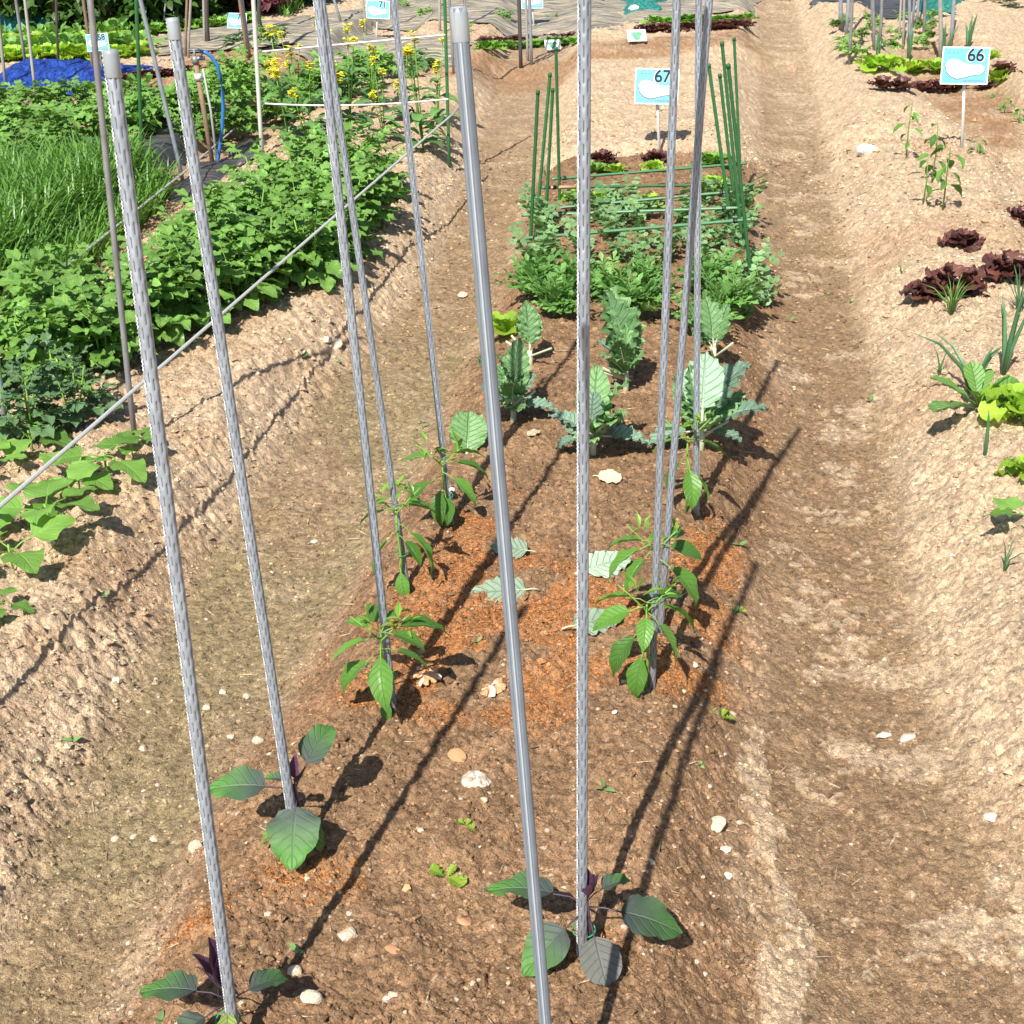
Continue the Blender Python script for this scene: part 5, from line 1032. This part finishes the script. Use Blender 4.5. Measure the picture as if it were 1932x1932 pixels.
for (u, v) in ((1590, 88), (1620, 80), (1650, 60), (1685, 70), (1700, 40), (1745, 62), (1760, 85), (1640, 40), (1600, 105), (1675, 100), (1735, 95), (1765, 45), (1620, 118), (1590, 60)):
    put(R.choice(FP), u, v, R.uniform(.3, .5), 'small leafy seedling among the plot 66 stakes', 'seedlings among the plot 66 stakes')
for (u, v) in ((760, 20), (800, 35), (840, 22), (900, 12), (950, 40), (1000, 20), (1060, 12), (1100, 30), (880, 60), (1040, 45), (1130, 10)):
    put(R.choice(FP), u, v, R.uniform(.28, .45), 'small green sprout in the far dusty film', 'sprouts in the far dusty film')
put(BR[0], 470-22, 90, .8, 'dark drooping leafy plant under the farther blue sign'); put(FP[1], 517, 92, .7, 'round blue-green plant right of the white pole'); put(FP[2], 1930, 12, .8, 'bushy green plant in the top right corner'); put(FP[0], 1880, 5, .7, 'dark bushy plant left of the top right corner')

# barley-like blades: one uncountable patch
def blades(poly, n, hmin, hmax, wd, name, label, mat='grass', seed=1, droop=.9):
    rs = np.random.RandomState(seed); P = [at(u, v, .1)[:2] for u, v in poly]; Pn = np.array(P); lo, hi = Pn.min(0), Pn.max(0); Q = lo+(hi-lo)*rs.rand(n*4, 2)
    Q = np.array([q for q in Q if inpoly(q[0], q[1], P)])[:n]; n = len(Q); z = ground(Q[:, 0], Q[:, 1], False); a = rs.rand(n)*6.283; L = hmin+(hmax-hmin)*rs.rand(n); el = np.radians(55+33*rs.rand(n))
    t = np.linspace(0, 1, 6); V = np.zeros((n, 6, 2, 3)); px = Q[:, 0]; py = Q[:, 1]; pz = z.copy()
    for k in range(6):
        w_ = wd*(.7+.6*rs.rand(n))*(1-t[k]**2.2)*.5+.0002
        if k: e_ = el-droop*t[k]**1.5*(.4+rs.rand(n)); d = L/5; px = px+np.sin(a)*np.cos(e_)*d; py = py+np.cos(a)*np.cos(e_)*d; pz = pz+np.sin(e_)*d
        for j, s_ in ((0, -1), (1, 1)): V[:, k, j, 0] = px+s_*np.cos(a)*w_; V[:, k, j, 1] = py-s_*np.sin(a)*w_; V[:, k, j, 2] = pz
    F = np.array([(2*k, 2*k+1, 2*k+3, 2*k+2) for k in range(5)]); F = (F[None]+12*np.arange(n)[:, None, None]).reshape(-1, 4); c0 = Q.mean(0)
    VV = V.reshape(-1, 3)-np.array([c0[0], c0[1], 0]); g = Geo(); g.add(VV, F); g.RN = [np.repeat(rs.rand(n), 12)]
    o = mobj(name, g.mesh(name, [M[mat]])); o.location = (c0[0], c0[1], 0); tag(o, label, 'grass', kind='stuff')
blades([(-100, 560), (20, 540), (110, 500), (220, 430), (290, 372), (318, 325), (240, 312), (60, 335), (-120, 350)], 6000, .14, .27, .013, 'barley_blades', 'dense patch of bright green barley-like blades at the left')
blades([(540, 40), (600, 0), (760, -40), (500, -60), (505, 20)], 3500, .10, .25, .012, 'bank_grass', 'bright grass on the bank beyond the far film', seed=4)
blades([(620, -20), (1932, -20), (2100, -130), (400, -130)], 5000, .10, .25, .02, 'far_grass', 'grass beyond the far beds', seed=5)

# hedge: shrubs with trunks and leafy crowns
hl = leafgeo(.12, .075, 'ovate', 3, 1, .2, .6, petr=0)
def shrub(u, v, wpx, hm, label, mat='hedge', n=900, seed=0, name='shrub', yoff=0):
    r = random.Random(seed); b = on(u, v); b[1] += yoff; W = wpx*pix(b)[2]/FPX/2; e = empty(name, b, 0, label, 'shrub'); g = Geo()
    for k in range(5): a = r.uniform(0, 6.28); tube([(0, 0, -.1), (math.cos(a)*W*.3, math.sin(a)*.2, hm*.4), (math.cos(a)*W*.6, math.sin(a)*.4, hm*.85)], [.05, .035, .015], 6, g)
    mobj('trunk', g.mesh('trunk', [M['bark']]), e); c = Geo(); cl = [(r.uniform(-W, W), r.uniform(-.35, .5), r.uniform(.08, hm*.55), r.uniform(.12, .28)) for _ in range(34)]
    for i in range(n):
        q = r.choice(cl); d = Vector((r.gauss(0, 1), r.gauss(0, 1), r.gauss(0, 1))).normalized()*q[3]*r.uniform(.6, 1.05)
        c.merge(hl, frame((q[0]+d.x, q[1]+d.y, max(.03, q[2]+d.z)), r.uniform(0, 360), r.uniform(-50, 20), r.uniform(-30, 30), r.uniform(.6, 1.25)))
    mobj('crown', c.mesh('crown', [M[mat]]), e)
for i, (u, v, w_, h, lb, mt) in enumerate(((-10, 66, 190, 1.7, 'dark evergreen shrub at the far left end of the hedge', 'hedge'), (110, 62, 150, 1.8, 'dark shrub of the hedge behind the tan branch', 'hedge'), (205, 62, 130, 1.6, 'leafy shrub of the hedge behind the weathered stake', 'hedge'), (265, 58, 120, 1.5, 'bright climbing shrub of the hedge right of the sign', 'hedge'), (330, 48, 120, 1.5, 'shrub of the hedge behind the second capped stake', 'hedge'), (420, 26, 110, 1.1, 'low green shrub behind the brown stakes', 'hedge'), (487, 28, 70, .8, 'dark red leaved bush behind sign 70', 'hedgered'), (545, 12, 110, 1.3, 'dark shrub at the top edge right of the white pole', 'hedge'))):
    shrub(u, v, w_, h, lb, mt, 1900 if w_ > 90 else 900, 400+i, yoff=.1)
